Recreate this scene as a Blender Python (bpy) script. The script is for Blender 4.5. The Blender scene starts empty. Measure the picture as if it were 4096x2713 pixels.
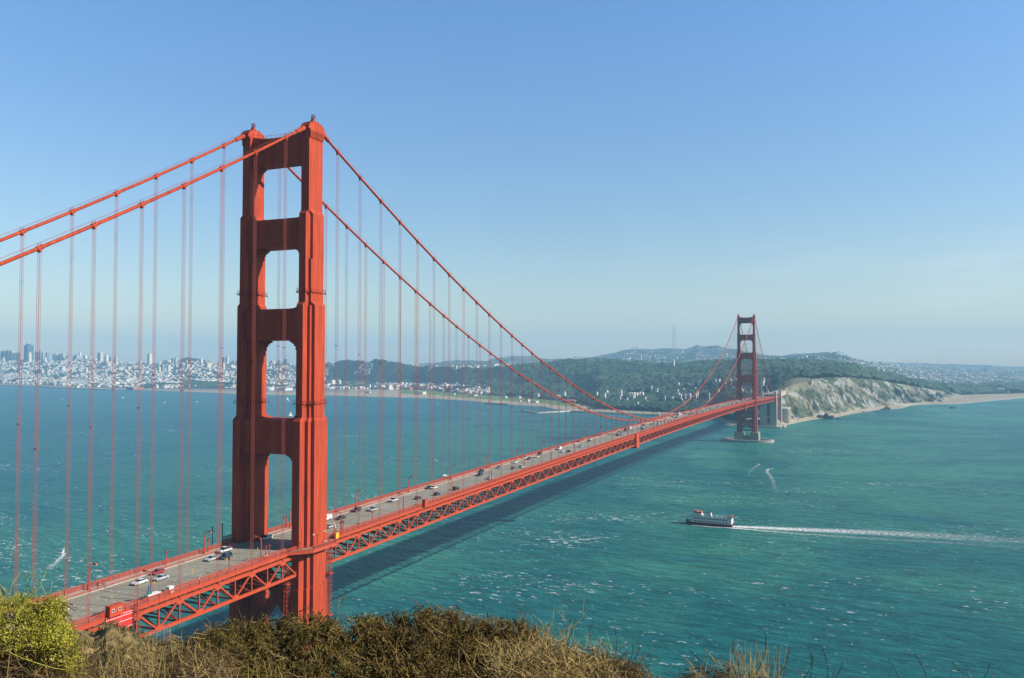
import bpy, math, random
import numpy as np
from mathutils import Vector
SC = bpy.context.scene
COL = SC.collection
PI = math.pi
R = math.radians

# ------------------------------------------------------------------ camera
CAM = np.array([197.171, -244.039, 138.559])
YAW, PIT, FPX, PW, PH = -0.40601, 0.030290, 3295.19, 4096.0, 2713.0
cd = bpy.data.cameras.new('camera')
cam = bpy.data.objects.new('camera', cd)
COL.objects.link(cam)
cam.location = CAM
cam.rotation_euler = (PI/2 + PIT, 0, -YAW)
cd.sensor_width = 36.0
cd.lens = FPX/PW*36.0
cd.clip_start = 0.2
cd.clip_end = 60000
SC.camera = cam

# ------------------------------------------------------------------ sky, sun, exposure
SUN_EL = R(31.5)
SDIR = Vector((0.975*math.cos(SUN_EL), 0.222*math.cos(SUN_EL), math.sin(SUN_EL))).normalized()
world = bpy.data.worlds.new('World')
SC.world = world
world.use_nodes = True
wn = world.node_tree
bg = wn.nodes['Background']
sky = wn.nodes.new('ShaderNodeTexSky')
sky.sky_type = 'NISHITA'
sky.sun_disc = False
sky.sun_elevation = SUN_EL
sky.sun_rotation = math.atan2(SDIR.x, SDIR.y)
sky.altitude = 0
sky.air_density = 1.0
sky.dust_density = 0.4
sky.ozone_density = 1.6
hs_ = wn.nodes.new('ShaderNodeHueSaturation')
hs_.inputs['Saturation'].default_value = 1.17
wn.links.new(sky.outputs['Color'], hs_.inputs['Color'])
tint = wn.nodes.new('ShaderNodeVectorMath'); tint.operation = 'MULTIPLY'
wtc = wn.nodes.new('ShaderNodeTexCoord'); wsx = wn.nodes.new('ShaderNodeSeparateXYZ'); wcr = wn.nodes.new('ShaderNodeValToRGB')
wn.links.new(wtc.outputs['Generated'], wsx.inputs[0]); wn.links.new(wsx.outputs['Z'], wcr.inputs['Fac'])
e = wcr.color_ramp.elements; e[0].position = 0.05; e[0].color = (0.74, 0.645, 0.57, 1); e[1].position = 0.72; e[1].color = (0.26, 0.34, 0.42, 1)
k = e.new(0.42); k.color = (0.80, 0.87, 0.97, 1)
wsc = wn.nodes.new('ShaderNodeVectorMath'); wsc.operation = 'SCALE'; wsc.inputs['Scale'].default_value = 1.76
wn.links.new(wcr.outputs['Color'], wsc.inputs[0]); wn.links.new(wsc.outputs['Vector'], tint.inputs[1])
wn.links.new(hs_.outputs['Color'], tint.inputs[0])
wmp = wn.nodes.new('ShaderNodeMapping'); wmp.inputs['Scale'].default_value = (1.0, 1.0, 6.0); wn.links.new(wtc.outputs['Generated'], wmp.inputs['Vector'])
wnz = wn.nodes.new('ShaderNodeTexNoise'); wnz.inputs['Scale'].default_value = 5.0; wnz.inputs['Detail'].default_value = 7; wnz.inputs['Roughness'].default_value = 0.6; wn.links.new(wmp.outputs['Vector'], wnz.inputs['Vector'])
wr1 = wn.nodes.new('ShaderNodeMapRange'); wr1.inputs['From Min'].default_value = .45; wr1.inputs['From Max'].default_value = .75; wn.links.new(wnz.outputs['Fac'], wr1.inputs['Value'])
wr2 = wn.nodes.new('ShaderNodeMapRange'); wr2.inputs['From Min'].default_value = .15; wr2.inputs['From Max'].default_value = .05; wr2.inputs['To Max'].default_value = .6; wn.links.new(wsx.outputs['Z'], wr2.inputs['Value'])
wr3 = wn.nodes.new('ShaderNodeMapRange'); wr3.inputs['From Min'].default_value = -.5; wr3.inputs['From Max'].default_value = .1; wn.links.new(wsx.outputs['X'], wr3.inputs['Value'])
wm1 = wn.nodes.new('ShaderNodeMath'); wm1.operation = 'MULTIPLY'; wn.links.new(wr1.outputs['Result'], wm1.inputs[0]); wn.links.new(wr2.outputs['Result'], wm1.inputs[1])
wm2 = wn.nodes.new('ShaderNodeMath'); wm2.operation = 'MULTIPLY'; wn.links.new(wm1.outputs[0], wm2.inputs[0]); wn.links.new(wr3.outputs['Result'], wm2.inputs[1])
wmx = wn.nodes.new('ShaderNodeMixRGB'); wn.links.new(wm2.outputs[0], wmx.inputs['Fac']); wn.links.new(tint.outputs['Vector'], wmx.inputs['Color1']); wmx.inputs['Color2'].default_value = (8.2, 7.9, 7.9, 1)
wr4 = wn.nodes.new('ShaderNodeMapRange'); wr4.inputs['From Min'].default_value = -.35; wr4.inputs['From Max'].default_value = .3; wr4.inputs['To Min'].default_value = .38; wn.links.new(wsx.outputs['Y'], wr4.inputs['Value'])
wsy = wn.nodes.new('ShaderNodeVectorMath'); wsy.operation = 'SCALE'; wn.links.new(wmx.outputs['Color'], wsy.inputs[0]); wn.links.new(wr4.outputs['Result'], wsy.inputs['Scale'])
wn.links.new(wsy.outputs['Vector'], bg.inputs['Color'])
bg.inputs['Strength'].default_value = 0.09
sd = bpy.data.lights.new('sun', 'SUN')
sd.energy = 4.8
sd.angle = R(0.5)
sd.color = (1.0, 0.93, 0.82)
sun = bpy.data.objects.new('sun', sd)
COL.objects.link(sun)
sun.rotation_euler = SDIR.to_track_quat('Z', 'Y').to_euler()
SC.view_settings.view_transform = 'Standard'
SC.view_settings.look = 'None'
SC.view_settings.exposure = 0.45
SC.view_settings.gamma = 1.0
cy = SC.cycles
cy.use_denoising = True
try:
    cy.denoiser = 'OPENIMAGEDENOISE'
    cy.denoising_input_passes = 'RGB_ALBEDO_NORMAL'
except Exception:
    pass
cy.max_bounces = 5
cy.diffuse_bounces = 1
cy.glossy_bounces = 2
cy.transmission_bounces = 2
cy.transparent_max_bounces = 8
cy.volume_bounces = 1
cy.caustics_reflective = False
cy.caustics_refractive = False
cy.use_adaptive_sampling = True
cy.adaptive_threshold = 0.012

# ------------------------------------------------------------------ materials
def newmat(name):
    m = bpy.data.materials.new(name)
    m.use_nodes = True
    nt = m.node_tree
    return m, nt, nt.nodes['Principled BSDF']

def mat(name, col, rough=0.6, metal=0.0, var=0.0, vscale=1.0, bump=0.0, spec=0.4, stretch=None, emit=None):
    m, nt, b = newmat(name)
    b.inputs['Base Color'].default_value = (*col, 1)
    b.inputs['Roughness'].default_value = rough
    b.inputs['Metallic'].default_value = metal
    b.inputs['Specular IOR Level'].default_value = spec
    if var or bump:
        tc = nt.nodes.new('ShaderNodeTexCoord')
        mp = nt.nodes.new('ShaderNodeMapping')
        if stretch: mp.inputs['Scale'].default_value = stretch
        nz = nt.nodes.new('ShaderNodeTexNoise')
        nz.inputs['Scale'].default_value = vscale
        nz.inputs['Detail'].default_value = 6
        nz.inputs['Roughness'].default_value = 0.65
        nt.links.new(tc.outputs['Object'], mp.inputs['Vector'])
        nt.links.new(mp.outputs['Vector'], nz.inputs['Vector'])
        if var:
            mr = nt.nodes.new('ShaderNodeMapRange')
            mr.inputs['From Min'].default_value = 0.25
            mr.inputs['From Max'].default_value = 0.75
            mr.inputs['To Min'].default_value = 1-var
            mr.inputs['To Max'].default_value = 1+var
            nt.links.new(nz.outputs['Fac'], mr.inputs['Value'])
            mx = nt.nodes.new('ShaderNodeVectorMath')
            mx.operation = 'SCALE'
            mx.inputs[0].default_value = col
            nt.links.new(mr.outputs['Result'], mx.inputs['Scale'])
            nt.links.new(mx.outputs['Vector'], b.inputs['Base Color'])
        if bump:
            bp = nt.nodes.new('ShaderNodeBump')
            bp.inputs['Strength'].default_value = bump
            bp.inputs['Distance'].default_value = 0.5/vscale
            nt.links.new(nz.outputs['Fac'], bp.inputs['Height'])
            nt.links.new(bp.outputs['Normal'], b.inputs['Normal'])
    if emit:
        b.inputs['Emission Color'].default_value = (*emit, 1)
        b.inputs['Emission Strength'].default_value = 1
    return m

def attrmat(name, rough=0.85, bump=0.0, bscale=0.2, var=0.25, vscale=0.05):
    """surface colour read from the mesh's own colour attribute, broken up by noise"""
    m, nt, b = newmat(name)
    at = nt.nodes.new('ShaderNodeAttribute')
    at.attribute_name = 'cover'
    geo = nt.nodes.new('ShaderNodeNewGeometry')
    nz = nt.nodes.new('ShaderNodeTexNoise')
    nz.inputs['Scale'].default_value = vscale
    nz.inputs['Detail'].default_value = 8
    nz.inputs['Roughness'].default_value = 0.7
    nt.links.new(geo.outputs['Position'], nz.inputs['Vector'])
    mr = nt.nodes.new('ShaderNodeMapRange')
    mr.inputs['From Min'].default_value = 0.3
    mr.inputs['From Max'].default_value = 0.7
    mr.inputs['To Min'].default_value = 1-var
    mr.inputs['To Max'].default_value = 1+var
    nt.links.new(nz.outputs['Fac'], mr.inputs['Value'])
    mx = nt.nodes.new('ShaderNodeVectorMath')
    mx.operation = 'SCALE'
    nt.links.new(at.outputs['Color'], mx.inputs[0])
    nt.links.new(mr.outputs['Result'], mx.inputs['Scale'])
    nt.links.new(mx.outputs['Vector'], b.inputs['Base Color'])
    b.inputs['Roughness'].default_value = rough
    b.inputs['Specular IOR Level'].default_value = 0.15
    if bump:
        n2 = nt.nodes.new('ShaderNodeTexNoise')
        n2.inputs['Scale'].default_value = bscale
        n2.inputs['Detail'].default_value = 8
        nt.links.new(geo.outputs['Position'], n2.inputs['Vector'])
        bp = nt.nodes.new('ShaderNodeBump')
        bp.inputs['Strength'].default_value = bump
        bp.inputs['Distance'].default_value = 1.0/bscale
        nt.links.new(n2.outputs['Fac'], bp.inputs['Height'])
        nt.links.new(bp.outputs['Normal'], b.inputs['Normal'])
    return m

ORANGE = mat('orange_paint', (0.475, 0.068, 0.028), 0.7, var=0.10, vscale=0.35, spec=0.12, stretch=(1, 1, 0.25))
def add_plates(m, dark=.74):
    nt = m.node_tree; b = nt.nodes['Principled BSDF']; src = b.inputs['Base Color'].links[0].from_socket
    tc = nt.nodes.new('ShaderNodeTexCoord'); sx = nt.nodes.new('ShaderNodeSeparateXYZ'); ad = nt.nodes.new('ShaderNodeMath'); cb = nt.nodes.new('ShaderNodeCombineXYZ')
    nt.links.new(tc.outputs['Object'], sx.inputs[0]); nt.links.new(sx.outputs['X'], ad.inputs[0]); nt.links.new(sx.outputs['Y'], ad.inputs[1]); nt.links.new(ad.outputs[0], cb.inputs['X']); nt.links.new(sx.outputs['Z'], cb.inputs['Y'])
    br = nt.nodes.new('ShaderNodeTexBrick'); br.offset = .5; br.inputs['Scale'].default_value = 1; br.inputs['Brick Width'].default_value = 1.07; br.inputs['Row Height'].default_value = 6.1; br.inputs['Mortar Size'].default_value = .045
    br.inputs['Color1'].default_value = (1, 1, 1, 1); br.inputs['Color2'].default_value = (.88, .87, .87, 1); br.inputs['Mortar'].default_value = (dark, dark*.97, dark*.97, 1); nt.links.new(cb.outputs[0], br.inputs['Vector'])
    n2 = nt.nodes.new('ShaderNodeTexNoise'); mp = nt.nodes.new('ShaderNodeMapping'); mp.inputs['Scale'].default_value = (1.2, 1.2, .06); nt.links.new(tc.outputs['Object'], mp.inputs['Vector']); nt.links.new(mp.outputs['Vector'], n2.inputs['Vector']); n2.inputs['Scale'].default_value = 1; n2.inputs['Detail'].default_value = 6
    r2 = nt.nodes.new('ShaderNodeMapRange'); r2.inputs['From Min'].default_value = .3; r2.inputs['From Max'].default_value = .7; r2.inputs['To Min'].default_value = .74; r2.inputs['To Max'].default_value = 1.2; nt.links.new(n2.outputs['Fac'], r2.inputs['Value'])
    m1 = nt.nodes.new('ShaderNodeVectorMath'); m1.operation = 'MULTIPLY'; nt.links.new(src, m1.inputs[0]); nt.links.new(br.outputs['Color'], m1.inputs[1])
    m2 = nt.nodes.new('ShaderNodeVectorMath'); m2.operation = 'SCALE'; nt.links.new(m1.outputs[0], m2.inputs[0]); nt.links.new(r2.outputs['Result'], m2.inputs['Scale']); nt.links.new(m2.outputs[0], b.inputs['Base Color'])
add_plates(ORANGE)
ORANGE2 = mat('orange_paint_truss', (0.48, 0.072, 0.030), 0.7, var=0.16, vscale=0.8, spec=0.12)
ORANGE_ROPE = mat('orange_rope', (0.40, 0.075, 0.060), 0.7)
RUSTY = mat('orange_primer', (0.33, 0.05, 0.022), 0.7, var=0.3, vscale=0.6)
RAILM = mat('orange_rail', (0.50, 0.07, 0.03), 0.6, var=0.12, vscale=1.0)
CONC = mat('concrete', (0.42, 0.39, 0.33), 0.85, var=0.15, vscale=0.25, bump=0.1)
CONCW = mat('pale_concrete', (0.62, 0.58, 0.47), 0.85, var=0.12, vscale=0.08)
WALKM = mat('sidewalk_concrete', (0.42, 0.37, 0.30), 0.9, var=0.12, vscale=0.3)
WHITE = mat('white_paint', (0.80, 0.79, 0.76), 0.45)
CREAM = mat('cream_paint', (0.72, 0.66, 0.50), 0.6)
BLACKM = mat('black_metal', (0.02, 0.02, 0.025), 0.5)
GLASS = mat('dark_glass', (0.02, 0.03, 0.04), 0.08, spec=0.8)
TYRE = mat('tyre_rubber', (0.015, 0.015, 0.015), 0.8)
GALV = mat('galvanised_steel', (0.45, 0.46, 0.47), 0.45, metal=0.3)
LAMPG = mat('lamp_glass', (0.75, 0.72, 0.6), 0.3)
REDP = mat('red_sheet', (0.75, 0.03, 0.03), 0.6, var=0.05, vscale=0.5)
YEL = mat('yellow_paint', (0.75, 0.5, 0.03), 0.6)

# ------------------------------------------------------------------ mesh builder
class MB:
    def __init__(s):
        s.v = []; s.n = 0; s.q = []; s.qm = []; s.t = []; s.tm = []; s.p = []; s.pm = []
    def add(s, v, quads=None, tris=None, m=0, polys=None):
        v = np.asarray(v, dtype=np.float64).reshape(-1, 3)
        if quads is not None and len(quads):
            q = np.asarray(quads, dtype=np.int64).reshape(-1, 4)+s.n
            s.q.append(q); s.qm.append(np.full(len(q), m) if np.isscalar(m) else np.asarray(m))
        if tris is not None and len(tris):
            t = np.asarray(tris, dtype=np.int64).reshape(-1, 3)+s.n
            s.t.append(t); s.tm.append(np.full(len(t), m))
        if polys:
            for p_ in polys:
                s.p.append([i+s.n for i in p_]); s.pm.append(m)
        s.v.append(v); s.n += len(v)
        return s
    BQ = [(0, 3, 2, 1), (4, 5, 6, 7), (0, 1, 5, 4), (1, 2, 6, 5), (2, 3, 7, 6), (3, 0, 4, 7)]
    def box(s, x0, x1, y0, y1, z0, z1, m=0, top=None):
        """top=(x0,x1,y0,y1) of the upper face for tapered blocks"""
        a = top or (x0, x1, y0, y1)
        v = [(x0, y0, z0), (x1, y0, z0), (x1, y1, z0), (x0, y1, z0),
             (a[0], a[2], z1), (a[1], a[2], z1), (a[1], a[3], z1), (a[0], a[3], z1)]
        return s.add(v, s.BQ, m=m)
    def beam(s, p, q, w, h, m=0, up=(0, 0, 1)):
        p = np.array(p, float); q = np.array(q, float)
        d = q-p; L = np.linalg.norm(d)
        if L < 1e-9: return s
        d /= L
        u = np.array(up, float)
        if abs(d@u) > 0.98: u = np.array((0, 1.0, 0)) if abs(d[1]) < .9 else np.array((1.0, 0, 0))
        a = np.cross(d, u); a /= np.linalg.norm(a)
        b = np.cross(a, d)
        a = a*w/2; b = b*h/2
        v = [p-a-b, p+a-b, p+a+b, p-a+b, q-a-b, q+a-b, q+a+b, q-a+b]
        return s.add(v, [(0, 1, 2, 3), (4, 7, 6, 5), (0, 4, 5, 1), (1, 5, 6, 2), (2, 6, 7, 3), (3, 7, 4, 0)], m=m)
    def tube(s, pts, r, n=6, m=0, cap=True):
        pts = np.asarray(pts, float); K = len(pts)
        r = np.full(K, r) if np.isscalar(r) else np.asarray(r, float)
        tg = np.gradient(pts, axis=0) if K > 2 else np.repeat((pts[1]-pts[0])[None], 2, 0)
        tg /= np.linalg.norm(tg, axis=1)[:, None]+1e-12
        up = np.array((0, 0, 1.0)) if abs(tg[0][2]) < 0.9 else np.array((1.0, 0, 0))
        a = np.cross(tg, up); a /= np.linalg.norm(a, axis=1)[:, None]+1e-12
        b = np.cross(a, tg)
        th = np.arange(n)*2*PI/n
        ring = a[:, None, :]*np.cos(th)[None, :, None]+b[:, None, :]*np.sin(th)[None, :, None]
        v = (pts[:, None, :]+ring*r[:, None, None]).reshape(-1, 3)
        i = np.arange(K-1)[:, None]*n; j = np.arange(n)[None]; j2 = (j+1) % n
        q = np.stack([i+j, i+j2, i+n+j2, i+n+j], -1).reshape(-1, 4)
        polys = [list(range(n))[::-1], [(K-1)*n+k for k in range(n)]] if cap else None
        return s.add(v, q, m=m, polys=polys)
    def cyl(s, x, y, z0, z1, r, n=12, m=0, r2=None):
        return s.tube([(x, y, z0), (x, y, z1)], [r, r if r2 is None else r2], n, m)
    def prism(s, prof, axis, a0, a1, m=0):
        """extrude a 2-D outline; axis 'x': outline is (y,z); 'y': (x,z); 'z': (x,y)"""
        n = len(prof); v = []
        for a in (a0, a1):
            for (p, q) in prof:
                v.append({'x': (a, p, q), 'y': (p, a, q), 'z': (p, q, a)}[axis])
        quads = [(i, (i+1) % n, n+(i+1) % n, n+i) for i in range(n)]
        return s.add(v, quads, m=m, polys=[list(range(n))[::-1], list(range(n, 2*n))])
    def build(s, name, mats, parent=None, smooth=False, loc=None, cover=None):
        me = bpy.data.meshes.new(name)
        V = np.concatenate(s.v) if s.v else np.zeros((0, 3))
        q = np.concatenate(s.q) if s.q else np.zeros((0, 4), int)
        t = np.concatenate(s.t) if s.t else np.zeros((0, 3), int)
        pl = [np.array(x) for x in s.p]
        loops = np.concatenate([q.ravel(), t.ravel()]+pl).astype(np.int32) if (len(q) or len(t) or pl) else np.zeros(0, np.int32)
        tot = np.concatenate([np.full(len(q), 4), np.full(len(t), 3), np.array([len(x) for x in pl], int)]).astype(np.int32)
        st = np.concatenate([[0], np.cumsum(tot)[:-1]]).astype(np.int32) if len(tot) else tot
        mi = np.concatenate((s.qm if s.qm else [])+(s.tm if s.tm else [])+[np.array(s.pm, int)]).astype(np.int32)
        me.vertices.add(len(V)); me.vertices.foreach_set('co', V.astype(np.float32).ravel())
        me.loops.add(len(loops)); me.loops.foreach_set('vertex_index', loops)
        me.polygons.add(len(tot)); me.polygons.foreach_set('loop_start', st); me.polygons.foreach_set('loop_total', tot)
        me.polygons.foreach_set('material_index', mi)
        me.polygons.foreach_set('use_smooth', np.full(len(tot), smooth))
        for m in (mats if isinstance(mats, (list, tuple)) else [mats]): me.materials.append(m)
        me.update(calc_edges=True); me.validate()
        if cover is not None:
            ca = me.color_attributes.new('cover', 'FLOAT_COLOR', 'POINT')
            c4 = np.concatenate([cover, np.ones((len(cover), 1))], 1).astype(np.float32)
            ca.data.foreach_set('color', c4.ravel())
        o = bpy.data.objects.new(name, me)
        COL.objects.link(o)
        if parent: o.parent = parent
        if loc is not None: o.location = loc
        return o

def tag(o, label=None, cat=None, group=None, kind=None):
    if label: o['label'] = label
    if cat: o['category'] = cat
    if group: o['group'] = group
    if kind: o['kind'] = kind
    return o
def empty(name, loc=(0, 0, 0), rz=0.0, parent=None):
    o = bpy.data.objects.new(name, None)
    COL.objects.link(o)
    o.location = loc; o.rotation_euler = (0, 0, rz)
    o.empty_display_size = 0.5
    if parent: o.parent = parent
    return o
def copy_tree(o, parent=None):
    c = o.copy(); COL.objects.link(c)
    if parent is not None: c.parent = parent
    for ch in [x for x in KIDS.get(o, o.children)]:
        copy_tree(ch, c)
    return c
KIDS = {}

# ------------------------------------------------------------------ value noise in numpy
def _h(ix, iy, seed):
    n = (ix.astype(np.int64)*374761393+iy.astype(np.int64)*668265263+seed*1274126177) & 0xffffffff
    n = ((n ^ (n >> 13))*1274126177) & 0xffffffff
    return ((n ^ (n >> 16)) & 0xffff)/65535.0
def vnoise(x, y, seed=0):
    ix = np.floor(x); iy = np.floor(y); fx = x-ix; fy = y-iy
    fx = fx*fx*(3-2*fx); fy = fy*fy*(3-2*fy)
    a = _h(ix, iy, seed); b = _h(ix+1, iy, seed); c = _h(ix, iy+1, seed); d = _h(ix+1, iy+1, seed)
    return (a*(1-fx)+b*fx)*(1-fy)+(c*(1-fx)+d*fx)*fy
def fbm(x, y, o=4, seed=0):
    s = 0; a = 0.5; t = 0
    for k in range(o):
        s = s+a*vnoise(x*2**k, y*2**k, seed+k*17); t += a; a *= 0.55
    return s/t
def worley(x, y, seed=0):
    """height of round crowns on a jittered lattice"""
    ix = np.floor(x); iy = np.floor(y); best = np.full(x.shape, 9.0); hh = np.zeros(x.shape)
    for dx in (-1, 0, 1):
        for dy in (-1, 0, 1):
            cx = ix+dx; cyy = iy+dy
            px = cx+0.15+0.7*_h(cx, cyy, seed); py = cyy+0.15+0.7*_h(cx, cyy, seed+5)
            d = (x-px)**2+(y-py)**2
            k = d < best
            best = np.where(k, d, best); hh = np.where(k, _h(cx, cyy, seed+9), hh)
    return best, hh

# ------------------------------------------------------------------ heights of the bridge
def zt(y):
    """top chord centre height above water"""
    y = np.asarray(y, float)
    t = 2*y/1280-1
    main = 71.62+3.96*(1-t*t)
    ns = 71.62+0.0173*y
    ss = 71.62-0.0173*(y-1280)
    return np.where(y < 0, ns, np.where(y > 1280, ss, main))
def zroad(y): return zt(y)+1.95
HC = 226.0
def zcab(y):
    y = np.asarray(y, float)
    main = HC-145.8*(1-(1-2*y/1280)**2)
    t = np.where(y < 0, -y, y-1280)/343.0
    side = HC+(65.9-HC)*t-4*11.15*t*(1-t)
    return np.where((y < 0) | (y > 1280), side, main)
CX = 13.64

# ------------------------------------------------------------------ water
def water_material():
    m, nt, b = newmat('sea_water')
    N = nt.nodes; L = nt.links
    geo = N.new('ShaderNodeNewGeometry')
    def noise(scale, detail, rough, st=(1, 1, 1), rot=0.0, dist=0.0):
        mp = N.new('ShaderNodeMapping'); mp.inputs['Scale'].default_value = st; mp.inputs['Rotation'].default_value = (0, 0, rot)
        L.new(geo.outputs['Position'], mp.inputs['Vector'])
        n = N.new('ShaderNodeTexNoise'); n.inputs['Scale'].default_value = scale; n.inputs['Detail'].default_value = detail
        n.inputs['Roughness'].default_value = rough; n.inputs['Distortion'].default_value = dist
        L.new(mp.outputs['Vector'], n.inputs['Vector'])
        return n
    def ramp(src, a, c0=0.0, c1=1.0, bb=None):
        mr = N.new('ShaderNodeMapRange'); mr.inputs['From Min'].default_value = a; mr.inputs['From Max'].default_value = bb
        mr.inputs['To Min'].default_value = c0; mr.inputs['To Max'].default_value = c1
        L.new(src, mr.inputs['Value']); return mr.outputs['Result']
    def math_(op, a, bq):
        n = N.new('ShaderNodeMath'); n.operation = op
        for i, s_ in enumerate((a, bq)):
            if isinstance(s_, (int, float)): n.inputs[i].default_value = s_
            else: L.new(s_, n.inputs[i])
        return n.outputs[0]
    # broad patches of greener, silt laden water and bluer water
    big = noise(0.0022, 5, 0.6, (1, 0.55, 1), 0.3, 0.6)
    mid = noise(0.011, 5, 0.6, (0.5, 1.2, 1), 0.25, 0.4)
    mixn = math_('ADD', math_('MULTIPLY', big.outputs['Fac'], 0.7), math_('MULTIPLY', mid.outputs['Fac'], 0.3))
    cr = N.new('ShaderNodeValToRGB')
    cr.color_ramp.elements[0].position = 0.44; cr.color_ramp.elements[0].color = (0.012, 0.140, 0.152, 1)
    cr.color_ramp.elements[1].position = 0.57; cr.color_ramp.elements[1].color = (0.050, 0.240, 0.185, 1)
    L.new(mixn, cr.inputs['Fac'])
    # light and dark of the chop painted into the water colour by noise
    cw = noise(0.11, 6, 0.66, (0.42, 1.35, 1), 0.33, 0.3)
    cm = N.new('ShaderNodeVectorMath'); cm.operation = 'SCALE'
    # bluer on the bay side (east of the bridge)
    sx = N.new('ShaderNodeSeparateXYZ'); L.new(geo.outputs['Position'], sx.inputs[0])
    east = ramp(sx.outputs['X'], -900.0, 0.75, 0.0, -50.0)
    mxb = N.new('ShaderNodeMixRGB'); mxb.inputs['Color2'].default_value = (0.003, 0.125, 0.195, 1)
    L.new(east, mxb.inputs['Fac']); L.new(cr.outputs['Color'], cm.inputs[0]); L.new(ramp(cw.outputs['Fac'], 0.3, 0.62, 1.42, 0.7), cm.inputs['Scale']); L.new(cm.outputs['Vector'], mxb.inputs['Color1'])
    # foam: flecks and short crests, denser in rough belts
    f1 = noise(0.26, 6, 0.64, (0.55, 1.1, 1), 0.38, 0.5)
    belt = noise(0.0065, 5, 0.65, (0.6, 1.3, 1), 0.2, 0.8)
    calm = ramp(sx.outputs['Y'], 250.0, 0.0, -0.05, 1500.0)
    fs = math_('ADD', math_('ADD', f1.outputs['Fac'], math_('MULTIPLY', math_('SUBTRACT', belt.outputs['Fac'], 0.5), 0.62)), calm)
    foam = ramp(fs, 0.635, 0.0, 1.0, 0.70)
    f2 = noise(0.9, 4, 0.7, (0.6, 1.2, 1), 0.3, 0.0)
    foam = math_('MULTIPLY', foam, ramp(f2.outputs['Fac'], 0.36, 0.2, 1.0, 0.55))
    mx = N.new('ShaderNodeMixRGB'); mx.inputs['Color2'].default_value = (0.80, 0.84, 0.82, 1)
    L.new(foam, mx.inputs['Fac']); L.new(mxb.outputs['Color'], mx.inputs['Color1'])
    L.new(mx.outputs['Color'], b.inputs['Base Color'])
    b.inputs['Roughness'].default_value = 0.25
    b.inputs['IOR'].default_value = 1.14
    b.inputs['Specular IOR Level'].default_value = 0.12
    # waves
    w1 = noise(0.035, 6, 0.62, (0.45, 1.5, 1), 0.30, 0.2)
    w2 = noise(0.16, 6, 0.66, (0.5, 1.3, 1), 0.36, 0.3)
    w3 = noise(0.55, 5, 0.6, (0.55, 1.2, 1), 0.42, 0.2)
    hs = math_('ADD', math_('ADD', math_('MULTIPLY', w1.outputs['Fac'], 6.0), math_('MULTIPLY', w2.outputs['Fac'], 3.4)), math_('MULTIPLY', w3.outputs['Fac'], 1.0))
    bp = N.new('ShaderNodeBump'); bp.inputs['Strength'].default_value = 1.0; bp.inputs['Distance'].default_value = 1.0
    L.new(hs, bp.inputs['Height']); L.new(bp.outputs['Normal'], b.inputs['Normal'])
    return m
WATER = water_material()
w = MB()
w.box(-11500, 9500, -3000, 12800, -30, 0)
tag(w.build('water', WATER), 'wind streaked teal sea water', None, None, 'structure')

# ------------------------------------------------------------------ south shore terrain
FH = np.array([math.sin(YAW), math.cos(YAW)]); RH = np.array([math.cos(YAW), -math.sin(YAW)])
def slope(py):
    b = (np.asarray(py, float)-PH/2)/FPX
    return (math.sin(PIT)-b*math.cos(PIT))/(math.cos(PIT)+b*math.sin(PIT))
def latr(px): return (np.asarray(px, float)-PW/2)/FPX/(1.0009)
def XY(px, D):
    D = np.asarray(D, float); l = latr(px)*D
    return CAM[0]+FH[0]*D+RH[0]*l, CAM[1]+FH[1]*D+RH[1]*l
def tab(s): 
    a = np.array([float(x) for x in s.replace(',', ' ').split()]).reshape(-1, 2)
    return a[:, 0], a[:, 1]
def itp(px, t): return np.interp(px, t[0], t[1])
T0 = tab('-900 1533 0 1540 142 1545 279 1552 497 1559 600 1562 697 1565 937 1575 1055 1580 1176 1581 1280 1581 1500 1588 1700 1593 1880 1604 1950 1613 2080 1622 2180 1627 2205 1636 2270 1643 2360 1646 2450 1650 2600 1656 2750 1664 2860 1672 2890 1690 2912 1699 2946 1705 3060 1708 3112 1706 3163 1694 3247 1677 3334 1669 3423 1651 3510 1638 3600 1633 3640 1620 3750 1615 3830 1614 3900 1608 4096 1590 5000 1560')
T1 = tab('-900 1530 0 1535 279 1545 600 1555 1280 1557 1700 1560 1850 1577 2000 1585 2150 1595 2200 1600 2300 1608 2400 1636 2600 1646 2750 1654 2860 1662 2900 1680 3000 1695 3110 1695 3163 1681 3247 1667 3334 1657 3423 1641 3510 1630 3600 1621 3700 1608 3780 1598 3840 1580 3900 1578 4096 1574 5000 1550')
T2 = tab('-900 1495 0 1497 600 1505 1280 1530 1700 1528 2000 1535 2200 1543 2400 1580 2600 1584 2800 1588 3000 1590 3080 1580 3110 1566 3163 1540 3200 1531 3230 1526 3342 1518 3393 1516 3497 1521 3600 1539 3700 1554 3780 1572 3840 1576 3900 1574 4096 1569 5000 1545')
DD2 = tab('-900 1200 0 1000 600 900 1280 900 1700 600 2200 520 2400 420 2700 380 2900 330 3060 300 3110 190 3163 130 3340 150 3500 190 3600 210 3700 220 3780 180 3840 40 4096 60 5000 60')
T3 = tab('-900 1442 0 1440 300 1441 400 1443 500 1451 600 1457 650 1452 700 1448 730 1440 760 1437 790 1441 820 1447 940 1450 1060 1460 1180 1459 1280 1455 1330 1453 1400 1450 1480 1450 1500 1447 1530 1447 1570 1455 1640 1470 1800 1480 1950 1484 2050 1470 2130 1463 2200 1458 2300 1450 2350 1445 2460 1447 2530 1456 2620 1464 2700 1465 2800 1461 2880 1452 2940 1446 3060 1448 3180 1449 3205 1458 3240 1454 3280 1455 3340 1460 3400 1468 3450 1484 3500 1500 3600 1516 3700 1530 3800 1537 3900 1542 4096 1533 5000 1530')
TD3 = tab('-900 7400 600 7000 1280 5600 1700 4700 2000 4200 2400 3900 2900 3500 3200 3150 3500 3150 3600 3400 3800 4100 4096 5300 5000 6000')
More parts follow.
